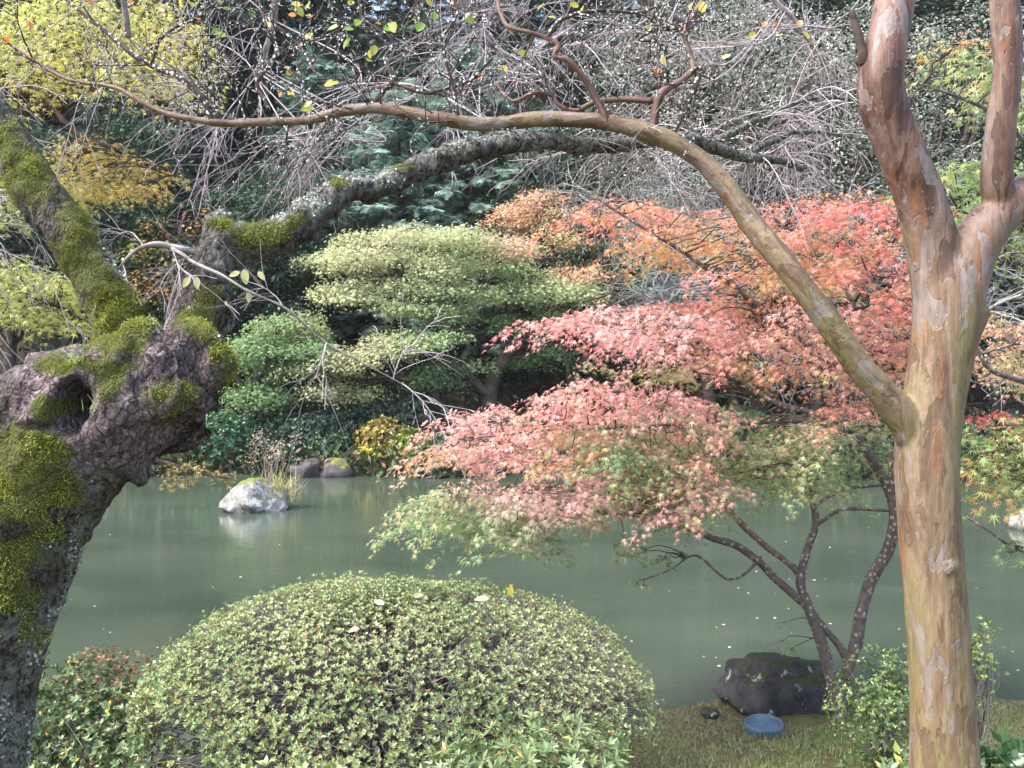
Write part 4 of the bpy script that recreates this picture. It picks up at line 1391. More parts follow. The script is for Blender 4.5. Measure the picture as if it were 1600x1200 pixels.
def stems_to(base, targets, r0, r1, K=8, wob=0.05, rise=0.3):
    n = len(targets)
    tt = np.linspace(0, 1, K)[None, :, None]
    p = base[:, None] * (1 - tt) + targets[:, None] * tt
    p[:, 1:-1] += rng.normal(0, wob, (n, K - 2, 3))
    p[:, :, 2] += rise * np.sin(tt[..., 0] * math.pi) * 0.2
    R = np.linspace(1, 0, K)[None] * (np.broadcast_to(r0, (n,)) - r1)[:, None] + r1
    return p, R


def build_azalea():
    t = thing("clipped_azalea", "big clipped dome-shaped azalea bush with small pale green leaves in front of the pond", "bush")
    c = A([P(618, 1000, 4.25)[0], 4.25, 0.0])
    zg = g1(c[0], c[1] - 0.2)
    n = 21000
    # dome: a flattened ball with a skirt
    u = rng.random(n) * 2 * math.pi
    h = rng.random(n) ** 0.8
    ph = h * 1.75
    rx, ry, rz = 1.16, 1.0, 0.56
    d = np.stack([np.sin(ph) * np.cos(u), np.sin(ph) * np.sin(u), np.cos(ph)], 1)
    sq = np.abs(d) ** 0.9 * np.sign(d)
    base = sq * A([rx, ry, rz])
    nz = fbm(base, 2.2, 3, 5)
    p = base * (1 + 0.045 * nz + 0.025 * fbm(base, 8, 2, 8))[:, None]
    keep = (fbm(base, 5.5, 3, 12) > -0.22) | (rng.random(n) < 0.3)
    low = p[:, 2] < 0.02
    keep &= (p[:, 2] > 0.22) | (fbm(base, 6, 2, 14) > 0.05 - 0.6 * np.clip(p[:, 2], -0.1, 0.3))
    p, d = p[keep], d[keep]
    depth = rng.random(len(p)) ** 1.4 * 0.10 - 0.035 * (rng.random(len(p)) < 0.05)
    ax = nrm(d / A([rx, ry, rz]) + A([0, 0, 0.35]) + rng.normal(0, 0.28, d.shape))
    ctr = A([c[0], c[1], 0.68])
    pos = ctr + p - ax * depth[:, None]
    tone = np.clip(0.5 + fbm(p, 3, 3, 21), 0, 1)[:, None]
    cols = A([[0.22, 0.31, 0.12]]) * (1 - tone) + A([[0.41, 0.46, 0.22]]) * tone
    cols = cols * (1 + rng.normal(0, 0.14, (len(p), 1)))
    V, F, C = rosettes(pos, ax, 9, 0.0185, 0.80, cols, 0.75, [(0.50, 0.35, 0.09), (0.45, 0.22, 0.08), (0.25, 0.10, 0.07), (0.52, 0.48, 0.25)], 0.09)
    stuff(link("foliage", make_mesh("foliage", V, F, M_GLOSSY, C), t))
    # twigs just under the surface and main stems
    m = 5200
    i = rng.integers(0, len(p), m)
    st = ctr + p[i] * A([0.80, 0.80, 0.72]) + rng.normal(0, 0.04, (m, 3))
    pp, R = stems_to(st, pos[i], 0.0032, 0.0014, 5, 0.012, 0.0)
    a = Acc().add(*tubes(pp, R, 3))
    m2 = 500
    i = rng.integers(0, len(p), m2)
    st = ctr + p[i] * A([0.4, 0.4, 0.2]) + A([0, 0, -0.1])
    pp, R = stems_to(st, ctr + p[i] * A([0.86, 0.86, 0.8]), 0.008, 0.003, 6, 0.03, 0.2)
    a.add(*tubes(pp, R, 4))
    stuff(a.obj("twigs", M_AZ_TWIG, t))
    for k in range(16):
        th = k * 0.39 + rng.normal(0, 0.1)
        rr = rng.uniform(0.15, 0.55)
        b = A([c[0] + rr * math.cos(th), c[1] + rr * 0.8 * math.sin(th), 0])
        b[2] = g1(b[0], b[1]) - 0.03
        e = ctr + A([math.cos(th) * 0.95, math.sin(th) * 0.8, 0.05 + 0.3 * rng.random()])
        pp, R = stems_to(b[None], e[None], A([0.017]), 0.006, 10, 0.03, 0.4)
        V, F = tubes(pp, R, 7)
        link("stem", make_mesh("stem", V, F, M_DARK_BARK, None, True), t)
    return t, ctr


def mound(name, label, ctr, rad, n, leaf, cols, mat=None, nleaf=6, width=1.0, old=None, old_p=0.0, group=None, cat="shrub", gaps=-0.35, fill=0.35, tilt=1.0, stems=7, noise_s=None):
    """a leafy shrub: rosettes through the outer volume of a lumpy mound, on stems from the ground"""
    t = thing(name, label, cat, group=group)
    ctr = A(ctr, dtype=float)
    rad = A(rad, dtype=float)
    d = randdir(n, 0.35)
    s = (1 - fill * rng.random(n) ** 1.5)
    ns = noise_s or 1.6 / rad.mean()
    p = d * rad * s[:, None]
    lump = 1 + 0.28 * fbm(d * rad, ns, 3, int(abs(ctr[0] * 100)) % 97)
    p = p * lump[:, None]
    keep = fbm(p, ns * 2.2, 2, 5 + int(abs(ctr[1] * 100)) % 89) > gaps
    p, d = p[keep], d[keep]
    ax = nrm(d + A([0, 0, 0.4]) + rng.normal(0, 0.3, p.shape))
    pos = ctr + p
    gz = gh(pos[:, 0], pos[:, 1])
    ok = pos[:, 2] > np.maximum(gz, 0.0) + 0.02
    pos, ax, p = pos[ok], ax[ok], p[ok]
    tone = np.clip(0.5 + 0.9 * fbm(p, ns * 1.5, 3, 9), 0, 1)[:, None]
    cols = A(cols, dtype=float)
    cc = (cols[0] * (1 - tone) + cols[1] * tone) * (1 + rng.normal(0, 0.15, (len(p), 1)))
    V, F, C = rosettes(pos, ax, nleaf, leaf, width, cc, tilt, old, old_p)
    stuff(link("foliage", make_mesh("foliage", V, F, mat or M_GLOSSY, C), t))
    r0 = max(0.004, rad.mean() * 0.022)
    b0 = A([ctr[0], ctr[1], 0])
    i = rng.integers(0, len(pos), 26)
    st = np.tile(b0, (26, 1)) + rng.normal(0, 0.16, (26, 3)) * rad * A([1, 1, 0])
    st[:, 2] = gh(st[:, 0], st[:, 1]) - 0.03
    pp, R = stems_to(st, pos[i], r0 * 0.55, r0 * 0.2, 7, rad.mean() * 0.09, 0.3)
    stuff(Acc().add(*tubes(pp, R, 4)).obj("twigs", M_AZ_TWIG, t))
    for k in range(stems):
        pp, R = stems_to(st[k:k + 1], (pos[i[k]] * 0.7 + ctr * 0.3)[None], A([r0]), r0 * 0.4, 8, rad.mean() * 0.03, 0.3)
        V, F = tubes(pp, R, 6)
        link("stem", make_mesh("stem", V, F, M_DARK_BARK, None, True), t)
    return t


# ------------------------------------------------------------------ rocks
def rock(name, label, ctr, rad, seed, mat, cat="rock", flat=0.35, rough=0.22, res=40, yaw=0.0, group=None, boxy=0):
    nu, nv = res, res // 2
    V, F = ball(A([0, 0, 0]), 1.0, (1, 1, 1), nu, nv)
    d = nrm(V)
    if boxy:
        d = d / ((np.abs(d) ** boxy).sum(1) ** (1 / boxy))[:, None]
    # facet by clipping with random planes
    r = np.ones(len(V))
    rs = np.random.default_rng(seed)
    for _ in range(26 if boxy else 14):
        nn = nrm(rs.normal(size=3))
        off = rs.uniform(0.62, 0.9) * (1.18 if boxy else 1)
        dd = d @ nn
        r = np.where(dd > 0.05, np.minimum(r, off / np.maximum(dd, 0.05)), r)
    V = d * r[:, None]
    V = V + d * (rough * 0.5 * fbm(d, 2.2, 4, seed) + 0.04 * fbm(d, 9, 3, seed + 5))[:, None]
    V = V * A(rad)
    cy, sy = math.cos(yaw), math.sin(yaw)
    V = np.stack([V[:, 0] * cy - V[:, 1] * sy, V[:, 0] * sy + V[:, 1] * cy, V[:, 2]], 1)
    o = link(name, make_mesh(name, V, F, mat, None, True))
    o.location = ctr
    tag(o, label, cat, group)
    return o


# ------------------------------------------------------------------ far trees
def conifer_meshes(seed, H, R, dens, cols, spray=0.42, droop=0.3):
    """crown and trunk of one conifer standing at the origin"""
    a = Acc()
    nb = int(26 * H)
    br = []
    z = H * (0.12 + 0.86 * rng.random(nb) ** 0.9)
    az = rng.random(nb) * 2 * math.pi
    L = R * (1 - z / H) ** 0.75 * rng.uniform(0.6, 1.15, nb) + 0.25
    out = np.stack([np.cos(az), np.sin(az), 0 * az], 1)
    K = 6
    tt = np.linspace(0, 1, K)
    pts = A([0, 0, 1.0]) * z[:, None, None] + out[:, None] * (L[:, None] * tt[None])[:, :, None]
    pts[:, :, 2] += (0.10 * tt - droop * tt ** 2)[None] * L[:, None]
    pts += rng.normal(0, 0.05, pts.shape)
    Rr = np.linspace(1, 0.2, K)[None] * (0.012 + 0.012 * L[:, None])
    b = Acc().add(*tubes(pts, Rr, 3))
    per = dens
    k = np.repeat(np.arange(nb), per)
    f = 0.25 + 0.75 * rng.random(len(k)) ** 0.7
    i0 = np.minimum((f * (K - 1)).astype(int), K - 2)
    fr = (f * (K - 1) - i0)[:, None]
    pos = pts[k, i0] * (1 - fr) + pts[k, i0 + 1] * fr
    side = nrm(np.cross(out[k], A([0, 0, 1.0]))) * rng.choice([-1, 1], len(k))[:, None]
    tip = nrm(out[k] * 0.7 + side * rng.uniform(0.1, 1.0, (len(k), 1)) + A([0, 0, -0.25]) + rng.normal(0, 0.25, (len(k), 3)))
    nor = nrm(A([0, 0, 1.0]) + rng.normal(0, 0.4, (len(k), 3)))
    V, F = inst(*SPRAY, pos, tip, nor, spray * rng.uniform(0.6, 1.3, len(k)))
    tone = np.clip(0.5 + 0.9 * fbm(pos, 0.9, 3, seed), 0, 1)[:, None]
    cc = (A(cols[0]) * (1 - tone) + A(cols[1]) * tone) * (1 + rng.normal(0, 0.15, (len(k), 1)))
    crown = make_mesh("crown", V, F, M_DULL, rep(cc, SPRAY[0]))
    tz = np.linspace(-0.6, H * 0.97, 14)
    tp = np.stack([0.05 * np.sin(tz * 0.8 + seed), 0.05 * np.cos(tz * 0.6), tz], 1)
    tr = np.linspace(0.022 * H, 0.02, 14)
    b.add(*tubes(tp[None], tr[None], 9))
    return crown, b.mesh("trunk", M_FAR_BARK, True)


def broad_meshes(seed, H, R, nclump, per, leaf, cols, mat=None, template=OVAL, lean=0.0):
    """crown, trunk of a leafy evergreen at the origin: clumps of leaves on real limbs"""
    cz = H * 0.62
    d = randdir(nclump, 0.1)
    rad = A([R, R, H * 0.42])
    c = d * rad * (0.45 + 0.55 * rng.random((nclump, 1)) ** 0.6) * (1 + 0.25 * fbm(d * 2, 1.0, 2, seed))[:, None] + A([0, 0, cz])
    k = np.repeat(np.arange(nclump), per)
    m = len(k)
    cr = R * 0.20
    o = randdir(m, 0.4) * (cr * rng.random((m, 1)) ** 0.5) * A([1.2, 1.2, 0.6])
    pos = c[k] + o
    tip = nrm(o + rng.normal(0, 0.3 * cr, (m, 3)) + A([0, 0, -0.2 * cr]))
    nor = nrm(A([0, 0, 1.0]) + nrm(o) * 0.5 + rng.normal(0, 0.45, (m, 3)))
    V, F = inst(*template, pos, tip, nor, leaf * rng.uniform(0.6, 1.3, m))
    tone = np.clip(0.5 + fbm(pos, 1.0, 3, seed), 0, 1)[:, None]
    cc = (A(cols[0]) * (1 - tone) + A(cols[1]) * tone) * (1 + rng.normal(0, 0.18, (m, 1)))
    crown = make_mesh("crown", V, F, mat or M_DULL, rep(cc, template[0]))
    b = Acc()
    tz = np.linspace(-0.6, cz, 10)
    tp = np.stack([lean * tz + 0.08 * np.sin(tz * 0.9 + seed), 0.08 * np.cos(tz * 0.7 + seed), tz], 1)
    b.add(*tubes(tp[None], np.linspace(0.026 * H, 0.012 * H, 10)[None], 9))
    sel = rng.choice(nclump, min(nclump, 46), replace=False)
    zz = rng.integers(3, 10, len(sel))
    pp, Rr = stems_to(tp[zz], c[sel], 0.009 * H, 0.012, 7, 0.10, 0.5)
    b.add(*tubes(pp, Rr, 5))
    return crown, b.mesh("trunk", M_FAR_BARK, True)


def plant_tree(name, label, meshes, x, y, yaw=0.0, s=1.0, group=None, cat="tree", sz=None, z=None):
    t = thing(name, label, cat, group=group)
    t.location = (x, y, g1(x, y) if z is None else z)
    t.rotation_euler = (0, 0, yaw)
    t.scale = (s, s, sz or s)
    link("trunk", meshes[1], t)
    link("crown", meshes[0], t)
    return t


def XD(px, d):
    return (px - 800) / F_PX * d


# ================================================================== build
smooth_tree = build_smooth_tree()
cherry, cher = build_cherry()
near_maple = build_near_maple()
azalea, az_ctr = build_azalea()

# right-hand green maple
pad_maple("maple_tree", "green and yellow maple reaching in at the right edge behind the smooth trunk",
          [[(1760, 1330, 30, 5.2), (1750, 1000, 24, 5.2), (1735, 700, 20, 5.2), (1720, 420, 15, 5.2), (1700, 150, 10, 5.2), (1680, -100, 6, 5.2)],
           [(1735, 720, 9, 5.2), (1680, 640, 7, 5.1), (1600, 600, 5, 5.0), (1540, 570, 3.4, 4.9), (1500, 500, 2, 4.9)],
           [(1740, 900, 9, 5.2), (1680, 800, 7, 5.0), (1620, 730, 5, 4.8), (1560, 700, 3, 4.7)],
           [(1722, 430, 9, 5.2), (1650, 300, 6, 5.0), (1580, 200, 4, 4.9), (1500, 150, 2.4, 4.8), (1440, 130, 1.6, 4.8)],
           [(1725, 480, 8, 5.2), (1660, 400, 6, 5.0), (1580, 350, 4, 4.9), (1500, 330, 2.5, 4.9)],
           [(1740, 930, 8, 5.2), (1680, 880, 5, 5.0), (1600, 860, 3, 4.9), (1550, 830, 2, 4.8), (1500, 803, 1.4, 4.8)]],
          [([(1425, 130), (1500, 60), (1620, 30), (1700, 100), (1700, 230), (1520, 160), (1450, 170)], 22, (4.4, 5.4), (0.16, 0.3), 'gy'),
           ([(1440, 260), (1520, 230), (1700, 240), (1700, 420), (1560, 420), (1480, 330)], 26, (4.4, 5.6), (0.16, 0.3), 'g'),
           ([(1505, 690), (1560, 660), (1700, 640), (1700, 800), (1580, 775), (1510, 760)], 26, (4.4, 5.4), (0.15, 0.28), 'g'),
           ([(1545, 830), (1600, 825), (1640, 880), (1590, 870)], 4, (4.6, 4.9), (0.08, 0.14), 'd')],
          {'gy': lambda p: blend(p, 41, 1.4, GREEN + LIME, YEL + ORANGE, -0.3), 'g': lambda p: blend(p, 42, 1.3, [(0.20, 0.31, 0.10), (0.26, 0.36, 0.14), (0.18, 0.27, 0.09)], YGRN + ORANGE[:1], -0.35), 'd': lambda p: palette(GREEN, len(p))},
          0.045, 52, M_MAPLE_BARK, parts=60)

# yellow maple beyond the cherry trunk on the left
pad_maple("maple_tree", "yellow-leaved maple behind the leaning mossy limb at the upper left",
          [[(-130, 860, 34, 8.2), (-110, 700, 28, 8.2), (-70, 500, 22, 8.1), (-40, 330, 18, 8.0), (20, 180, 13, 7.8), (90, 60, 8, 7.6), (130, -60, 5, 7.5)],
           [(-75, 520, 12, 8.1), (0, 470, 8, 7.9), (70, 470, 5, 7.7), (130, 500, 2.5, 7.6)],
           [(-30, 300, 11, 8.0), (60, 250, 8, 7.7), (140, 235, 5, 7.5), (220, 255, 2.5, 7.4), (290, 275, 1.6, 7.3)],
           [(20, 180, 9, 7.8), (80, 150, 6, 7.6), (160, 110, 4, 7.4), (250, 90, 2.4, 7.4)],
           [(50, 130, 8, 7.7), (85, 165, 7, 7.6), (112, 200, 5.5, 7.5), (150, 225, 4, 7.4), (190, 240, 2.5, 7.4)],
           [(30, 170, 9, 7.8), (-20, 80, 7, 7.4), (-40, -20, 4, 7.2)],
           [(-90, 620, 9, 8.2), (30, 650, 7, 8.2), (150, 680, 5, 8.1), (240, 715, 3.4, 8.0), (310, 738, 2.2, 7.9), (360, 752, 1.4, 7.9)]],
          [([(-60, 20), (60, -30), (260, -20), (310, 60), (300, 150), (200, 150), (120, 120), (0, 160), (-60, 160)], 100, (6.4, 8.6), (0.22, 0.42), 'y'),
           ([(70, 230), (160, 210), (230, 250), (290, 275), (210, 300), (90, 290)], 34, (6.9, 8.0), (0.2, 0.34), 'o'),
           ([(60, 300), (140, 300), (130, 330), (60, 325)], 7, (7.2, 8.0), (0.15, 0.25), 'g'),
           ([(-60, 260), (20, 250), (30, 350), (-50, 350)], 12, (7.0, 8.2), (0.2, 0.3), 'g'),
           ([(-60, 410), (60, 400), (110, 440), (140, 520), (60, 500), (-60, 480)], 58, (7.0, 8.4), (0.2, 0.36), 'g'),
           ([(250, 722), (300, 716), (365, 752), (300, 740), (290, 768), (262, 750)], 10, (7.8, 8.0), (0.08, 0.15), 'o')],
          {'y': lambda p: blend(p, 51, 0.8, YGRN, YEL, 0.08), 'o': lambda p: blend(p, 52, 1.0, YEL + YEL + YGRN, [(0.62, 0.45, 0.14), (0.6, 0.40, 0.14)], -0.4), 'g': lambda p: blend(p, 53, 0.9, YGRN, YEL, -0.3)},
          0.046, 56, M_DARK_BARK, parts=30)

# ------------------------------------------------------------------ near bank: shrubs, rock, disc, small things
mound("rhododendron_bush", "low bush with long pointed leaves in front of the clipped dome", (XD(815, 3.05), 3.02, 0.80), (0.44, 0.30, 0.28), 620, 0.043, [(0.16, 0.24, 0.09), (0.28, 0.35, 0.15)], M_GLOSSY, 10, 0.62, [(0.5, 0.42, 0.12), (0.45, 0.2, 0.07)], 0.05, cat="bush", fill=0.5, tilt=1.1)
mound("rhododendron_bush", "small sprig of green leaves at the bottom edge below the dome", (XD(430, 3.1), 3.08, 0.70), (0.62, 0.25, 0.24), 420, 0.036, [(0.22, 0.32, 0.10), (0.36, 0.43, 0.18)], M_GLOSSY, 7, 1.1, [(0.5, 0.42, 0.12)], 0.07, cat="bush", fill=0.5)
mound("dark_shrub", "dark green shrub low between the mossy trunk and the clipped dome", (XD(110, 4.3), 4.25, 0.56), (0.44, 0.42, 0.34), 1700, 0.028, [(0.035, 0.065, 0.025), (0.085, 0.13, 0.05)], M_DULL, 6, 1.0, [(0.4, 0.25, 0.06)], 0.04, fill=0.6)
mound("dark_shrub", "loose shrub with gaps and crooked stems beside the dome's lower left", (XD(215, 3.9), 3.85, 0.62), (0.42, 0.3, 0.32), 620, 0.026, [(0.11, 0.18, 0.07), (0.22, 0.29, 0.12)], M_GLOSSY, 7, 1.0, [(0.5, 0.35, 0.07)], 0.06, fill=0.75, gaps=-0.15)
mound("maple_shrub", "reddish-brown and green low shrub at the water's edge left of the dome", (XD(158, 5.0), 5.0, 0.44), (0.30, 0.25, 0.34), 900, 0.026, [(0.11, 0.14, 0.05), (0.22, 0.13, 0.08)], M_DULL, 4, 1.2, [(0.34, 0.12, 0.10), (0.30, 0.22, 0.10)], 0.2, fill=0.6)
mound("young_azalea", "small loose green azalea between the maple stems and the smooth trunk", (XD(1388, 4.6), 4.6, 0.58), (0.28, 0.26, 0.32), 1900, 0.019, [(0.075, 0.135, 0.045), (0.16, 0.235, 0.08)], M_GLOSSY, 6, 1.0, [(0.6, 0.5, 0.1)], 0.05, fill=0.75, gaps=-0.12)
mound("young_azalea", "sparse azalea twig tips showing just right of the smooth trunk", (XD(1528, 4.7), 4.7, 0.74), (0.13, 0.15, 0.30), 220, 0.021, [(0.10, 0.17, 0.05), (0.21, 0.29, 0.09)], M_GLOSSY, 6, 1.0, [(0.6, 0.5, 0.1)], 0.05, fill=0.8, gaps=-0.1)
mound("broadleaf_plant", "dark broad-leaved plant at the bottom right corner", (XD(1560, 4.3), 4.3, 0.36), (0.26, 0.22, 0.16), 90, 0.075, [(0.05, 0.12, 0.05), (0.10, 0.20, 0.08)], M_GLOSSY, 6, 1.3, None, 0, cat="plant", fill=0.6)
mound("broadleaf_plant", "low dark leaves at the foot of the smooth trunk", (XD(1395, 4.4), 4.35, 0.30), (0.24, 0.2, 0.15), 90, 0.06, [(0.06, 0.12, 0.04), (0.16, 0.22, 0.08)], M_GLOSSY, 6, 1.0, [(0.4, 0.4, 0.1)], 0.1, cat="plant", fill=0.7)

bx = P(1222, 1120, 6.0)
rock("boulder", "dark lichen-spotted boulder at the water's edge behind the blue disc", (bx[0], 6.14, 0.15), (0.41, 0.28, 0.255), 19, M_BOULDER, "boulder", yaw=0.12, res=72, rough=0.30, boxy=5)
sx = P(1110, 1110, 5.9)
rock("small_rock", "fist-sized dark stone on the grass left of the boulder", (sx[0], 5.9, g1(sx[0], 5.9) + 0.025), (0.065, 0.05, 0.05), 8, M_BOULDER, "rock", res=28)


def build_disc():
    k = NT("weathered_blue_paint")
    v = k.coord()
    n1 = k.noise(v, 14, 5, 0.65)
    c = k.ramp(n1, [(0.3, (0.03, 0.065, 0.105)), (0.55, (0.06, 0.11, 0.165)), (0.75, (0.13, 0.19, 0.23))])
    dirt = k.ramp(k.noise(v, 45, 4, 0.7), [(0.55, 0.0), (0.66, 0.7)])
    c = k.mix(dirt, c, (0.16, 0.15, 0.11))
    k.bump(n1, 0.3, 0.01)
    m = k.base(c, 0.55, 0.4)
    p = P(1196, 1128, 5.62)
    zg = g1(p[0], 5.62)
    t = thing("blue_disc", "round weathered blue lid lying on the grass by the boulder", "lid")
    t.location = (p[0], 5.62, zg + 0.002)
    t.rotation_euler = (math.radians(5), math.radians(-2), 0)
    def lathe(name, prof):
        nu = 48
        a = np.arange(nu) * 2 * math.pi / nu
        V = A([[r * math.cos(x), r * math.sin(x), z] for r, z in prof for x in a])
        i = np.arange(len(prof) * nu).reshape(len(prof), nu)
        q = np.stack([i[:-1], np.roll(i[:-1], -1, 1), np.roll(i[1:], -1, 1), i[1:]], -1).reshape(-1, 4)
        return link(name, make_mesh(name, V, q, m, None, True), t)
    lathe("rim", [(0.106, -0.03), (0.113, 0.0), (0.117, 0.042), (0.115, 0.052), (0.110, 0.056), (0.102, 0.053), (0.098, 0.044)])
    lathe("top", [(0.0985, 0.0435), (0.085, 0.046), (0.055, 0.047), (0.03, 0.047), (0.0001, 0.047)])
    lathe("hub", [(0.026, 0.045), (0.024, 0.050), (0.018, 0.053), (0.0001, 0.053)])
    return t


build_disc()

# grass on the bank
gx = rng.uniform(-3.5, 4.5, 210000)
gy = rng.uniform(2.6, 6.6, 210000)
dn = shore_near(gx) - gy
V0 = np.stack([gx, gy, 0 * gx], 1)
ok = (dn > 0.03) & (fbm(V0, 2.2, 3, 71) > -0.30 + 0.25 * rng.random(len(gx)))
gx, gy = gx[ok], gy[ok]
n = len(gx)
pos = np.stack([gx, gy, gh(gx, gy) - 0.004], 1)
tip = nrm(rng.normal(0, 0.55, (n, 3)) * A([1, 1, 0.3]) + A([0, 0, 0.9]))
gl = rng.uniform(0.012, 0.048, n) * (0.7 + 0.5 * (0.5 + fbm(pos, 1.5, 2, 6)))
tone = np.clip(0.45 + 0.9 * fbm(pos, 1.6, 3, 77), 0, 1)[:, None]
gc = (A([[0.20, 0.31, 0.10]]) * (1 - tone) + A([[0.33, 0.36, 0.18]]) * tone) * (1 + rng.normal(0, 0.22, (n, 1)))
dead = rng.random(n) < 0.26
gc[dead] = palette([(0.38, 0.30, 0.17), (0.26, 0.17, 0.10), (0.45, 0.40, 0.28)], dead.sum())
aa = Acc()
for TF in BLADE[1]:
    pass
Vg, Fq = inst(BLADE[0] * A([0.9, 1, 1]), BLADE[1][0], pos, tip, randdir(n), gl)
Ft = (BLADE[1][1][None] + (np.arange(n) * 5)[:, None, None]).reshape(-1, 3)
aa.add(Vg, [Fq, Ft], rep(gc, BLADE[0]))
g = stuff(aa.obj("grass", M_DULL))
g["label"] = "short patchy green and dry grass on the near bank"
g["category"] = "grass"

# fallen leaves on the grass
fl_mesh = [make_mesh("fallen_leaf", MAPLE5[0] * 0.03, MAPLE5[1], M_DULL, np.tile(A([c]), (len(MAPLE5[0]), 1))) for c in ((0.32, 0.13, 0.07), (0.42, 0.25, 0.12), (0.20, 0.10, 0.07))]
for i in range(70):
    x, y = rng.uniform(0.7, 3.0), rng.uniform(4.6, 6.1)
    if shore_near(A([x]))[0] - y < 0.08:
        continue
    o = link("fallen_leaf", fl_mesh[i % 3])
    o.location = (x, y, g1(x, y) + 0.018)
    o.rotation_euler = (rng.normal(0, 0.4), rng.normal(0, 0.4), rng.random() * 6.28)
    o.scale = [rng.uniform(0.7, 1.2)] * 3
    tag(o, "small brown fallen leaf lying on the bank grass", "leaf", "fallen leaves on the grass")

# pale leaves caught on the dome, yellow leaf, long blade
from mathutils import Matrix
pale = [make_mesh("fallen_leaf", FINE[0], FINE[1], M_DULL, np.tile(A([c]), (len(FINE[0]), 1))) for c in ((0.42, 0.44, 0.26), (0.62, 0.48, 0.06), (0.42, 0.36, 0.22))]
for (lx, ly, k, s, lab) in ((797, 932, 1, 0.055, "bright yellow leaf standing on the dome's upper right"), (765, 935, 0, 0.07, "pale leaf just left of the yellow leaf on the dome"), (600, 945, 0, 0.06, "pale leaf lying on top of the dome"), (662, 930, 0, 0.06, "pale greenish leaf near the dome's crest"),
                            (560, 980, 2, 0.045, "tan leaf in the middle of the dome"), (448, 985, 0, 0.05, "pale leaf on the dome's left shoulder")):
    # ray onto the dome ellipsoid
    w = nrm(P(lx, ly, 1.0) - CAM)
    e = A([1.16, 1.0, 0.56]) * 1.03
    o_ = (CAM - az_ctr) / e
    w_ = w / e
    b_ = o_ @ w_
    disc = b_ * b_ - (w_ @ w_) * (o_ @ o_ - 1)
    tt_ = (-b_ - math.sqrt(max(disc, 0))) / (w_ @ w_)
    p = CAM + w * tt_
    z = nrm(nrm((p - az_ctr) / e ** 2) + A([0, -0.6, 0.2]))
    y = nrm(np.cross(z, A([0.2, 1.0, 0.3]) + rng.normal(0, 0.4, 3)))
    if k == 1:
        y = nrm(A([0.1, 0, 1.0]))
        z = nrm(A([0.3, -1, 0.0]))
        z = nrm(z - y * (z @ y))
    x = np.cross(y, z)
    o = link("fallen_leaf", pale[k])
    o.matrix_world = Matrix([[x[i] * s, y[i] * s, z[i] * s, p[i]] for i in range(3)] + [[0, 0, 0, 1]])
    tag(o, lab, "leaf")
grass_tuft("grass_tuft", "long green blade sticking up from the dome's left side", P(325, 978, 4.15), 2, 0.10, 0.004, [(0.18, 0.32, 0.05)], 1.0, "grass", 2.2)

# tufts growing on the burl
for (lx, ly, d, n, l, lab) in ((125, 572, 2.24, 26, 0.075, "pale green grass tuft on top of the burl"), (215, 478, 2.36, 18, 0.05, "grass sprouting at the foot of the leaning limb"), (150, 640, 2.16, 10, 0.05, "few blades on the mossy face of the burl")):
    i = ((cher[2] - lx) ** 2 + (cher[3] - ly) ** 2 + (1e3 * ((cher[1] @ FWD) > 0.2))).argmin()
    grass_tuft("grass_tuft", lab, cher[0][i], n, l, 0.012, [(0.30, 0.38, 0.12), (0.42, 0.44, 0.20), (0.20, 0.30, 0.08)], 0.7, "grass tuft", 0.7)

# ------------------------------------------------------------------ pond: rock with grass, floating leaves
pr = P(397, 790, 14.9)
rock("pond_rock", "pale lichen-topped rock standing in the pond", (pr[0], 14.9, 0.10), (0.54, 0.42, 0.42), 21, M_PALE_ROCK, "rock", res=56, yaw=0.3, rough=0.3)
grass_tuft("grass_tuft", "dry tan grass tuft growing behind the pond rock", (pr[0] + 0.33, 15.1, 0.12), 170, 0.62, 0.12, [(0.50, 0.42, 0.22), (0.34, 0.32, 0.12), (0.55, 0.45, 0.28), (0.24, 0.30, 0.08)], 1.2, "grass tuft", 3.0)
tp_ = thing("plume_plant", "pinkish-brown dry plumes rising above the pond rock", "plant")
st = np.tile(A([pr[0] + 0.2, 15.15, 0.05]), (9, 1)) + rng.normal(0, 0.08, (9, 3)) * A([1, 1, 0])
en = st + np.stack([rng.normal(0, 0.22, 9), rng.normal(0, 0.1, 9), rng.uniform(0.75, 1.12, 9)], 1)
pp, R = stems_to(st, en, 0.006, 0.003, 6, 0.015, 0)
stuff(Acc().add(*tubes(pp, R, 4)).obj("stem", M_AZ_TWIG, tp_))
q = en[rng.integers(0, 9, 500)] + rng.normal(0, 1, (500, 3)) * A([0.06, 0.06, 0.09]) - A([0, 0, 0.05])
Vq, Fq = inst(*DIAMOND, q, randdir(500, 0.5), randdir(500), rng.uniform(0.02, 0.04, 500))
stuff(Acc().add(Vq, Fq, rep(palette([(0.48, 0.34, 0.25), (0.55, 0.42, 0.33)], 500), DIAMOND[0])).obj("plume", M_DULL, tp_))
rk = P(1592, 778, 13.2)
rock("pond_rock", "pale rock in the water at the right edge behind green leaves", (rk[0] + 0.22, 13.2, 0.12), (0.36, 0.4, 0.26), 33, M_PALE_ROCK, "rock", res=40)

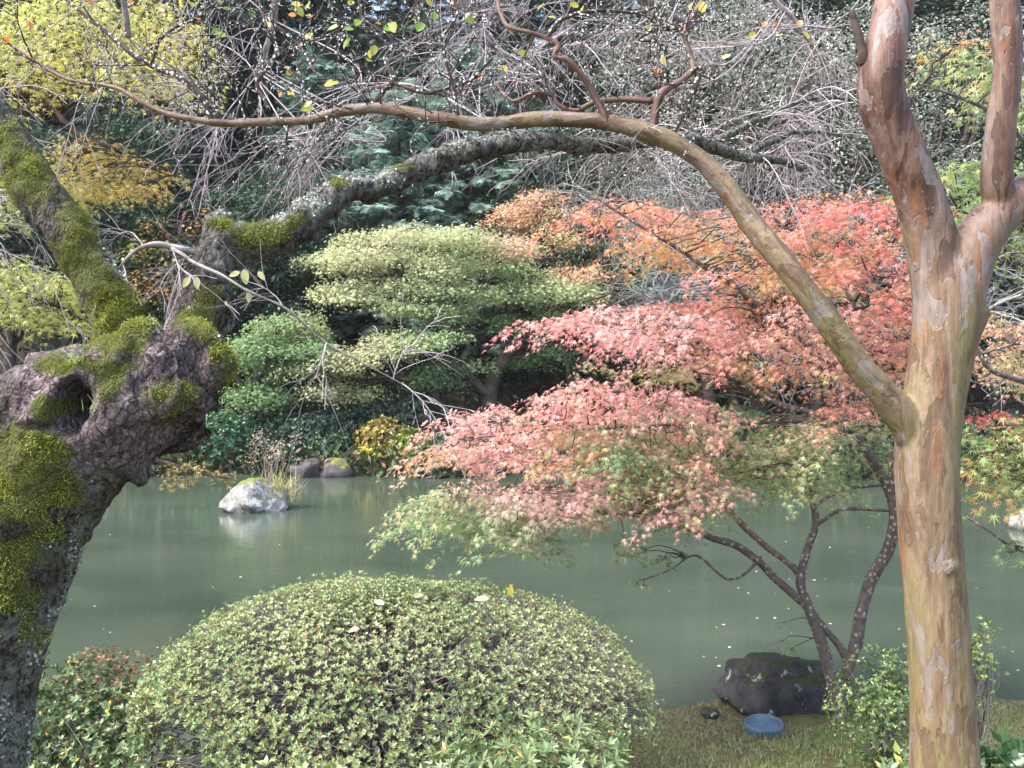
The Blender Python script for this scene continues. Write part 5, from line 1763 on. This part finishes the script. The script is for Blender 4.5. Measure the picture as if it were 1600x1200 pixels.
leafm = [make_mesh("floating_leaf", DIAMOND[0] * A([1.5, 1, 0.2]) * 0.05, DIAMOND[1], M_DULL, np.tile(A([c]), (4, 1))) for c in ((0.62, 0.58, 0.48), (0.68, 0.62, 0.36), (0.55, 0.36, 0.16))]
cnt = 0
while cnt < 100:
    px, py = rng.uniform(120, 1600), rng.uniform(752, 1090)
    if rng.random() > (0.35 + 0.65 * (px > 1050)):
        continue
    d = CAM[2] / ((py - 575) / F_PX)
    p = P(px, py, d)
    x, y = p[0], p[1]
    if shore_near(A([x]))[0] > y - 0.4:
        continue
    o = link("floating_leaf", leafm[min(int(rng.random() * 2.3), 2)])
    o.location = (x, y, 0.006)
    o.rotation_euler = (rng.normal(0, 0.06), rng.normal(0, 0.06), rng.random() * 6.28)
    o.scale = [rng.uniform(0.3, 0.8) * (0.6 + y * 0.045)] * 3
    tag(o, "small pale fallen leaf floating on the pond", "leaf", "leaves floating on the pond")
    cnt += 1

# ------------------------------------------------------------------ far bank
for (px, d, rx, rz, s, lab) in ((490, 20.1, 0.42, 0.30, 41, "purplish grey rock on the far bank beside the mossy-topped one"), (527, 20.0, 0.46, 0.40, 42, "dark far-bank rock with a yellow-green mossy top"), (760, 20.2, 0.55, 0.22, 44, "flat dark rock at the far shore behind the pink leaves")):
    x = XD(px, d)
    y = float(shore_far(A([x]))[0]) + 0.0
    rock("bank_rock", lab, (x, y, 0.1), (rx, 0.4, rz), s, M_FAR_ROCK if s == 42 else M_BARE_ROCK, "rock", res=32)

DG = [(0.028, 0.064, 0.038), (0.075, 0.135, 0.082)]
MG = [(0.035, 0.085, 0.035), (0.09, 0.16, 0.07)]
far_shrubs = [
    (480, 680, 21.0, (1.0, 0.8, 0.50), DG, None, 0, "dark green clipped shrub on the far bank above the grey rocks"),
    (560, 668, 21.6, (1.1, 0.8, 0.55), DG, None, 0, "dark glossy shrub just left of and behind the yellow shrub"),
    (650, 655, 21.8, (1.0, 0.8, 0.55), DG, None, 0, "tall dark shrub rising behind the yellow shrub"),
    (515, 700, 20.6, (0.55, 0.5, 0.36), MG, None, 0, "mid-green shrub directly above the moss-topped rock"),
    (600, 688, 20.7, (0.62, 0.5, 0.50), [(0.22, 0.17, 0.06), (0.42, 0.36, 0.05)], [(0.5, 0.44, 0.05), (0.25, 0.14, 0.08)], 0.35, "yellow and brown autumn shrub at the far water's edge"),
    (575, 712, 20.3, (0.32, 0.3, 0.20), [(0.40, 0.38, 0.04), (0.58, 0.52, 0.06)], None, 0, "bright yellow low bush hanging to the far water"),
    (640, 700, 20.5, (0.6, 0.5, 0.42), [(0.07, 0.13, 0.03), (0.24, 0.26, 0.05)], [(0.5, 0.42, 0.05)], 0.15, "green shrub with yellow flecks right of the yellow bush"),
    (690, 705, 20.5, (0.7, 0.5, 0.40), MG, None, 0, "mid-green far-bank shrub beside the pink maple tips"),
    (345, 690, 20.6, (0.85, 0.6, 0.62), [(0.03, 0.11, 0.04), (0.08, 0.19, 0.08)], None, 0, "deep green feathery shrub at the far shore beside the burl"),
    (425, 690, 20.8, (0.6, 0.5, 0.45), DG, None, 0, "dark shrub behind the pond rock's dry plumes"),
    (440, 715, 20.2, (0.4, 0.3, 0.25), MG, None, 0, "small green shrub at the far waterline above the pond rock"),
    (780, 690, 20.9, (1.0, 0.7, 0.6), DG, None, 0, "dark shrub on the far bank behind the pink maple"),
    (900, 700, 20.8, (1.1, 0.7, 0.5), MG, None, 0, "green far shrub glimpsed under the maple's middle layer"),
    (1020, 690, 21.0, (1.2, 0.7, 0.6), DG, None, 0, "dark far shrub behind the maple's green layer"),
    (1150, 690, 21.0, (1.2, 0.7, 0.6), MG, None, 0, "far shrub behind the maple's slender stems"),
    (1290, 690, 21.0, (1.2, 0.7, 0.6), DG, None, 0, "dark far shrub just left of the smooth trunk"),
    (1430, 690, 20.8, (1.2, 0.7, 0.6), MG, None, 0, "far shrub hidden mostly behind the smooth trunk"),
    (1560, 690, 20.6, (1.2, 0.7, 0.6), DG, None, 0, "dark far shrub at the right edge of the pond"),
    (230, 690, 20.8, (1.1, 0.7, 0.6), DG, None, 0, "dark far shrub showing under the burl"),
    (120, 690, 20.8, (1.2, 0.7, 0.6), MG, None, 0, "far shrub hidden behind the mossy trunk"),
]
for px, py, d, rad, cols, old, op, lab in far_shrubs:
    p = P(px, py, d)
    n = int(900 * (rad[0] * rad[2]) ** 0.7 / 0.5)
    mound("bank_shrub", lab, (p[0], p[1], p[2]), rad, n, 0.085, cols, M_GLOSSY, 5, 1.1, old, op, cat="shrub", fill=0.5, stems=3)

# green maples across the pond
far_rules = {
    'g': lambda p: blend(p, 61, 0.35, [(0.32, 0.43, 0.20), (0.38, 0.47, 0.23), (0.45, 0.50, 0.27)], [(0.51, 0.52, 0.29), (0.56, 0.52, 0.31)], -0.1),
    'gd': lambda p: palette([(0.18, 0.30, 0.13), (0.24, 0.36, 0.15)], len(p)),
    'p': lambda p: blend(p, 62, 0.4, [(0.74, 0.36, 0.32), (0.74, 0.42, 0.34)], [(0.64, 0.48, 0.28), (0.52, 0.50, 0.24)], -0.15),
    'o': lambda p: palette([(0.70, 0.42, 0.28), (0.62, 0.48, 0.26), (0.72, 0.40, 0.30)], len(p)),
}
pad_maple("maple_tree", "pale green layered maple across the pond in the middle of the view",
          [[(770, 680, 16, 22.2), (766, 620, 13, 22.2), (775, 580, 12, 22.2), (800, 545, 10, 22.2), (830, 515, 8, 22.2), (860, 470, 6, 22.2)],
           [(768, 625, 9, 22.2), (735, 590, 8, 22.0), (690, 565, 7, 21.8), (650, 545, 6, 21.6), (600, 510, 4, 21.4)],
           [(682, 680, 11, 21.8), (680, 620, 9, 21.8), (684, 560, 8, 21.9), (676, 500, 6, 22.0), (640, 440, 4.5, 22.0), (590, 400, 3, 22)],
           [(684, 560, 6, 21.9), (720, 490, 5, 22.2), (760, 420, 4, 22.5), (780, 380, 3, 22.6)],
           [(790, 560, 7, 22.2), (800, 500, 6, 22.4), (790, 450, 4, 22.6)]],
          [([(545, 368), (600, 350), (650, 348), (668, 366), (600, 378), (540, 384)], 12, (20.8, 23), (0.45, 0.8), 'g'),
           ([(490, 400), (560, 384), (660, 392), (668, 408), (570, 412), (486, 416)], 16, (20.6, 23), (0.45, 0.9), 'g'),
           ([(655, 352), (720, 352), (780, 366), (790, 386), (730, 380), (660, 374)], 15, (20.8, 23.2), (0.45, 0.9), 'g'),
           ([(770, 366), (830, 376), (840, 398), (780, 394)], 7, (20.8, 22.6), (0.4, 0.7), 'p'),
           ([(850, 420), (940, 424), (960, 444), (870, 440)], 7, (21, 23), (0.4, 0.7), 'o'),
           ([(660, 402), (740, 396), (840, 408), (846, 428), (750, 424), (664, 422)], 18, (20.8, 23.2), (0.45, 0.9), 'g'),
           ([(500, 446), (580, 428), (680, 434), (700, 452), (600, 462), (510, 462)], 18, (20.4, 22.8), (0.45, 0.9), 'g'),
           ([(720, 446), (800, 440), (850, 448), (850, 464), (760, 468)], 12, (20.8, 23), (0.4, 0.8), 'g'),
           ([(560, 478), (640, 470), (740, 484), (746, 502), (660, 498), (570, 494)], 14, (20.4, 22.6), (0.4, 0.8), 'g'),
           ([(850, 432), (940, 440), (965, 462), (900, 470), (850, 462)], 12, (21, 23), (0.4, 0.8), 'g'),
           ([(770, 494), (860, 486), (950, 494), (900, 512), (780, 512)], 12, (21.4, 23.2), (0.4, 0.8), 'gd'),
           ([(600, 520), (680, 506), (742, 512), (736, 532), (660, 540), (590, 542)], 14, (20.2, 21.8), (0.4, 0.8), 'g'),
           ([(470, 560), (540, 540), (620, 546), (610, 566), (530, 578), (460, 582)], 16, (20.2, 21.8), (0.4, 0.8), 'g'),
           ([(470, 606), (540, 594), (630, 590), (620, 612), (540, 622)], 12, (20.3, 21.6), (0.4, 0.7), 'g'),
           ([(640, 572), (720, 560), (760, 570), (720, 596), (640, 604)], 12, (21, 22.6), (0.4, 0.7), 'gd'),
           ([(780, 540), (900, 532), (900, 560), (790, 566)], 10, (22, 23.4), (0.4, 0.7), 'gd')],
          far_rules, 0.058, 240, M_FAR_BARK, MAPLE5, 0.014, 0.085, 0.30, 3, leafmat=M_FAR_LEAF)
pad_maple("maple_tree", "pink and orange maple across the pond behind the pale green one",
          [[(900, 640, 16, 24.5), (895, 560, 13, 24.5), (880, 480, 10, 24.5), (860, 400, 7, 24.5), (850, 330, 4, 24.5)],
           [(890, 520, 8, 24.5), (930, 440, 6, 24.3), (960, 390, 4, 24.2)],
           [(882, 490, 7, 24.5), (820, 420, 5, 24.2), (790, 370, 3, 24)]],
          [([(775, 338), (830, 298), (872, 300), (866, 344), (800, 352)], 18, (23.6, 24.8), (0.4, 0.7), 'o'),
           ([(850, 340), (900, 318), (960, 325), (1000, 365), (980, 410), (890, 400)], 36, (23.0, 24.8), (0.4, 0.8), 'p'),
           ([(770, 385), (800, 370), (840, 385), (830, 410), (780, 405)], 12, (22.4, 23), (0.35, 0.6), 'p'),
           ([(840, 410), (940, 400), (980, 440), (940, 460), (850, 440)], 20, (23, 24.4), (0.4, 0.8), 'o')],
          far_rules, 0.058, 240, M_FAR_BARK, MAPLE5, 0.014, 0.085, 0.30, 3, leafmat=M_FAR_LEAF)
pad_maple("maple_tree", "low fresh-green maple leaning over the far shore beside the burl",
          [[(385, 720, 12, 21.0), (390, 660, 10, 21), (400, 600, 8, 21), (420, 550, 6, 21), (440, 500, 4, 21)],
           [(395, 630, 7, 21), (370, 590, 5, 20.8), (350, 560, 3, 20.6)]],
          [([(345, 555), (400, 505), (470, 495), (520, 530), (470, 590), (390, 590)], 38, (20.4, 22), (0.35, 0.7), 'gd'),
           ([(360, 600), (440, 590), (430, 640), (370, 635)], 14, (20.4, 21.6), (0.35, 0.6), 'gd'),
           ([(400, 500), (480, 480), (520, 520), (440, 530)], 12, (20.6, 21.8), (0.35, 0.6), 'g')],
          far_rules, 0.058, 200, M_FAR_BARK, MAPLE5, 0.014, 0.085, 0.30, 3, leafmat=M_FAR_LEAF)
pad_maple("maple_tree", "orange-brown thin-leaved maple across the pond seen between burl and limb",
          [[(245, 720, 12, 22), (250, 600, 10, 22), (262, 500, 8, 22), (275, 400, 5, 22), (290, 330, 3, 22)],
           [(262, 480, 6, 22), (220, 420, 4, 22), (190, 370, 2.5, 22)]],
          [([(180, 380), (240, 350), (260, 400), (200, 410)], 12, (21.4, 22.4), (0.35, 0.6), 'y'),
           ([(220, 345), (330, 330), (340, 380), (240, 390)], 12, (21.6, 22.6), (0.3, 0.5), 'b'),
           ([(190, 430), (290, 400), (320, 470), (210, 480)], 18, (21.4, 22.6), (0.35, 0.6), 'b')],
          {'y': lambda p: blend(p, 71, 0.4, YEL, YGRN, 0), 'b': lambda p: palette([(0.42, 0.18, 0.07), (0.45, 0.26, 0.09), (0.5, 0.36, 0.08)], len(p))}, 0.070, 60, M_FAR_BARK, MAPLE5, 0.014, 0.10, 0.3, 4)

# conifers and evergreen trees on the hillside
con = [conifer_meshes(1, 14, 2.6, 16, [(0.026, 0.056, 0.042), (0.085, 0.14, 0.10)]), conifer_meshes(2, 16, 2.9, 16, [(0.028, 0.060, 0.042), (0.09, 0.145, 0.10)])]
fir = [conifer_meshes(3, 8.5, 3.2, 26, [(0.12, 0.22, 0.175), (0.25, 0.38, 0.30)], 0.40, 0.22)]
brd = [broad_meshes(4, 8.5, 2.6, 190, 70, 0.17, [(0.016, 0.040, 0.024), (0.05, 0.095, 0.055)]), broad_meshes(5, 6.5, 2.4, 170, 70, 0.16, [(0.025, 0.06, 0.035), (0.075, 0.125, 0.075)])]
olive = [broad_meshes(6, 8.5, 2.7, 170, 75, 0.075, [(0.19, 0.22, 0.17), (0.36, 0.38, 0.31)], None, DIAMOND)]
for px, d, s in ((620, 26.0, 0.95), (730, 27.0, 1.05), (835, 26.5, 0.9), (500, 28.0, 1.0)):
    lab = {620: "blue-green fir above the pale green maple's left half", 730: "blue-green fir directly behind the pale green maple's top", 835: "blue-green fir left of the distant pink maple", 500: "blue-green fir half hidden by the mossy bough"}[px]
    plant_tree("fir_tree", lab, fir[0], XD(px, d), d, px * 0.7, s, cat="fir tree")
k = 0
for (px, d) in ((-40, 30), (60, 27), (150, 31), (240, 26.5), (330, 29), (400, 33), (470, 30), (560, 36), (650, 33), (740, 38), (830, 33), (920, 36), (1010, 31), (1100, 35), (1190, 30), (1290, 34), (1390, 30), (1480, 33), (1580, 29), (1680, 31),
                (0, 40), (120, 43), (260, 40), (380, 44), (520, 46), (640, 43), (780, 47), (900, 44), (1040, 47), (1180, 43), (1320, 46), (1460, 42), (1600, 45), (-120, 36)):
    plant_tree("cedar_tree", "tall dark cedar in the shaded wood on the hillside", con[k % 2], XD(px, d), d, k * 1.3, 0.9 + 0.25 * ((k * 7) % 5) / 5, "dark cedars on the hillside", "cedar tree")
    k += 1
k = 0
for (px, d) in ((20, 23.5), (110, 23), (200, 24), (300, 23.2), (410, 23.6), (460, 25), (880, 26), (960, 23.6), (1060, 24.5), (1150, 23.2), (1250, 24.6), (1350, 23.4), (1450, 24.2), (1550, 23.3), (1640, 24)):
    plant_tree("evergreen_tree", "dark broad-leaved evergreen at the foot of the hillside", brd[k % 2], XD(px, d), d, k * 2.1, 0.75 + 0.2 * ((k * 3) % 4) / 4, "evergreens at the foot of the hill", "evergreen tree")
    k += 1
for px, d, s, lab in ((1180, 23.0, 1.25, "hazy grey-green tree at the top between arching branch and smooth trunk"), (1330, 22.6, 1.2, "hazy grey-green tree just left of the smooth trunk's upper limb"), (1480, 23.5, 1.2, "hazy grey-green tree seen inside the smooth trunk's fork"), (1060, 25.5, 1.25, "grey-green tree behind the drooping twigs right of centre")):
    plant_tree("olive_green_tree", lab, olive[0], XD(px, d), d, px, s)


# bare lichen-covered trees
def bare_tree(name, label, px, d, H, spread, seed, n1=16):
    t = thing(name, label, "bare tree")
    x = XD(px, d)
    z = g1(x, d)
    base = A([x, d, z - 0.3])
    tz = np.linspace(0, 1, 10)[:, None]
    top = base + A([rng.normal(0, 0.3), 0, H * 0.5])
    c = base * (1 - tz) + top * tz + 0.12 * np.sin(tz * 5 + seed) * A([1, 0.5, 0])
    V, F = tubes(c[None], np.linspace(0.16, 0.09, 10)[None], 9)
    link("trunk", make_mesh("trunk", V, F, M_FAR_BARK, None, True), t)
    levels = [(n1, H * 0.55, 0.06, 9), (9, H * 0.24, 0.026, 7), (8, H * 0.12, 0.014, 5), (4, H * 0.05, 0.009, 4)]
    cur = [np.column_stack([c, np.linspace(0.16, 0.09, 10)])]
    a = Acc()
    for li, (nb, L, r, K) in enumerate(levels):
        new = []
        for b in cur:
            for _ in range(nb):
                i = rng.integers(len(b) // 3 if li else len(b) - 3, len(b))
                td_ = nrm(b[i, :3] - b[i - 1, :3])
                d0 = nrm(td_ * 0.6 + randdir(1)[0] * A([spread, spread, 0.7]) + A([0, 0, 0.15 if li < 2 else -0.05]))
                l = L * rng.uniform(0.5, 1.2)
                pts = [b[i, :3]]
                for kk in range(K - 1):
                    d0 = nrm(d0 + rng.normal(0, 0.17, 3) + A([0, 0, -0.03]))
                    pts.append(pts[-1] + d0 * l / (K - 1))
                new.append(np.column_stack([A(pts), np.linspace(r, r * 0.5, K)]))
        B = A(new)
        a.add(*tubes(B[:, :, :3], B[:, :, 3], 5 if li == 0 else 3))
        cur = new
    stuff(a.obj("crown", M_GREY_TWIG, t))
    return t


bare_tree("bare_tree", "bare lichen-grey tree with a haze of twigs left of the smooth trunk", 1270, 21.6, 7.5, 1.2, 1, 13)
bare_tree("bare_tree", "bare grey twiggy tree above the red maple layer right of centre", 1120, 22.0, 7.0, 1.2, 2, 13)
bare_tree("bare_tree", "bare grey tree behind the fork of the smooth trunk", 1440, 22.0, 7.5, 1.2, 3, 11)

# undergrowth on the far bank and hillside
n = 70000
ux = rng.uniform(-22, 24, n)
uy = shore_far(ux) - 0.12 + rng.random(n) ** 2.1 * 24
pos = np.stack([ux, uy, gh(ux, uy)], 1)
pos[:, 2] += np.abs(rng.normal(0, 0.28, n)) * (0.7 + 0.8 * (0.5 + fbm(pos, 0.5, 2, 3)))
V, F = inst(OVAL[0] * A([0.9, 1, 1]), OVAL[1], pos, randdir(n, 0.1), randdir(n, 0.9), rng.uniform(0.10, 0.26, n))
f = np.clip(0.5 + 1.2 * fbm(pos, 0.6, 3, 15) + rng.normal(0, 0.2, n), 0, 1)[:, None]
cc = (A([[0.02, 0.045, 0.022]]) * (1 - f) + A([[0.075, 0.11, 0.045]]) * f) * (1 + rng.normal(0, 0.2, (n, 1)))
dry = rng.random(n) < 0.16
cc[dry] = palette([(0.20, 0.13, 0.08), (0.32, 0.25, 0.17), (0.14, 0.09, 0.06)], dry.sum())
u = stuff(Acc().add(V, F, rep(cc, OVAL[0])).obj("undergrowth", M_DULL))
u["label"] = "dark leafy undergrowth covering the far bank and hillside"
u["category"] = "undergrowth"


# ------------------------------------------------------------------ haze: thin volume added to lift the darks, standing in for lens flare
hk = bpy.data.materials.new("added_veil_haze")
hk.use_nodes = True
hn = hk.node_tree
hn.nodes.clear()
ho = hn.nodes.new("ShaderNodeOutputMaterial")
hv = hn.nodes.new("ShaderNodeVolumePrincipled")
hv.inputs["Color"].default_value = (0.92, 0.94, 0.96, 1)
hv.inputs["Density"].default_value = 0.0004
hn.links.new(hv.outputs[0], ho.inputs["Volume"])
hx, hy0, hy1, hz0, hz1 = 170, -130, 270, -1.6, 62
HV = A([(x, y, z) for z in (hz0, hz1) for y in (hy0, hy1) for x in (-hx, hx)])
HF = A([(0, 2, 3, 1), (4, 5, 7, 6), (0, 1, 5, 4), (2, 6, 7, 3), (0, 4, 6, 2), (1, 3, 7, 5)])
haze = stuff(link("haze", make_mesh("haze", HV, HF, hk)))
haze["label"] = "thin pale haze volume added to lift the dark tones"
haze["category"] = "haze"
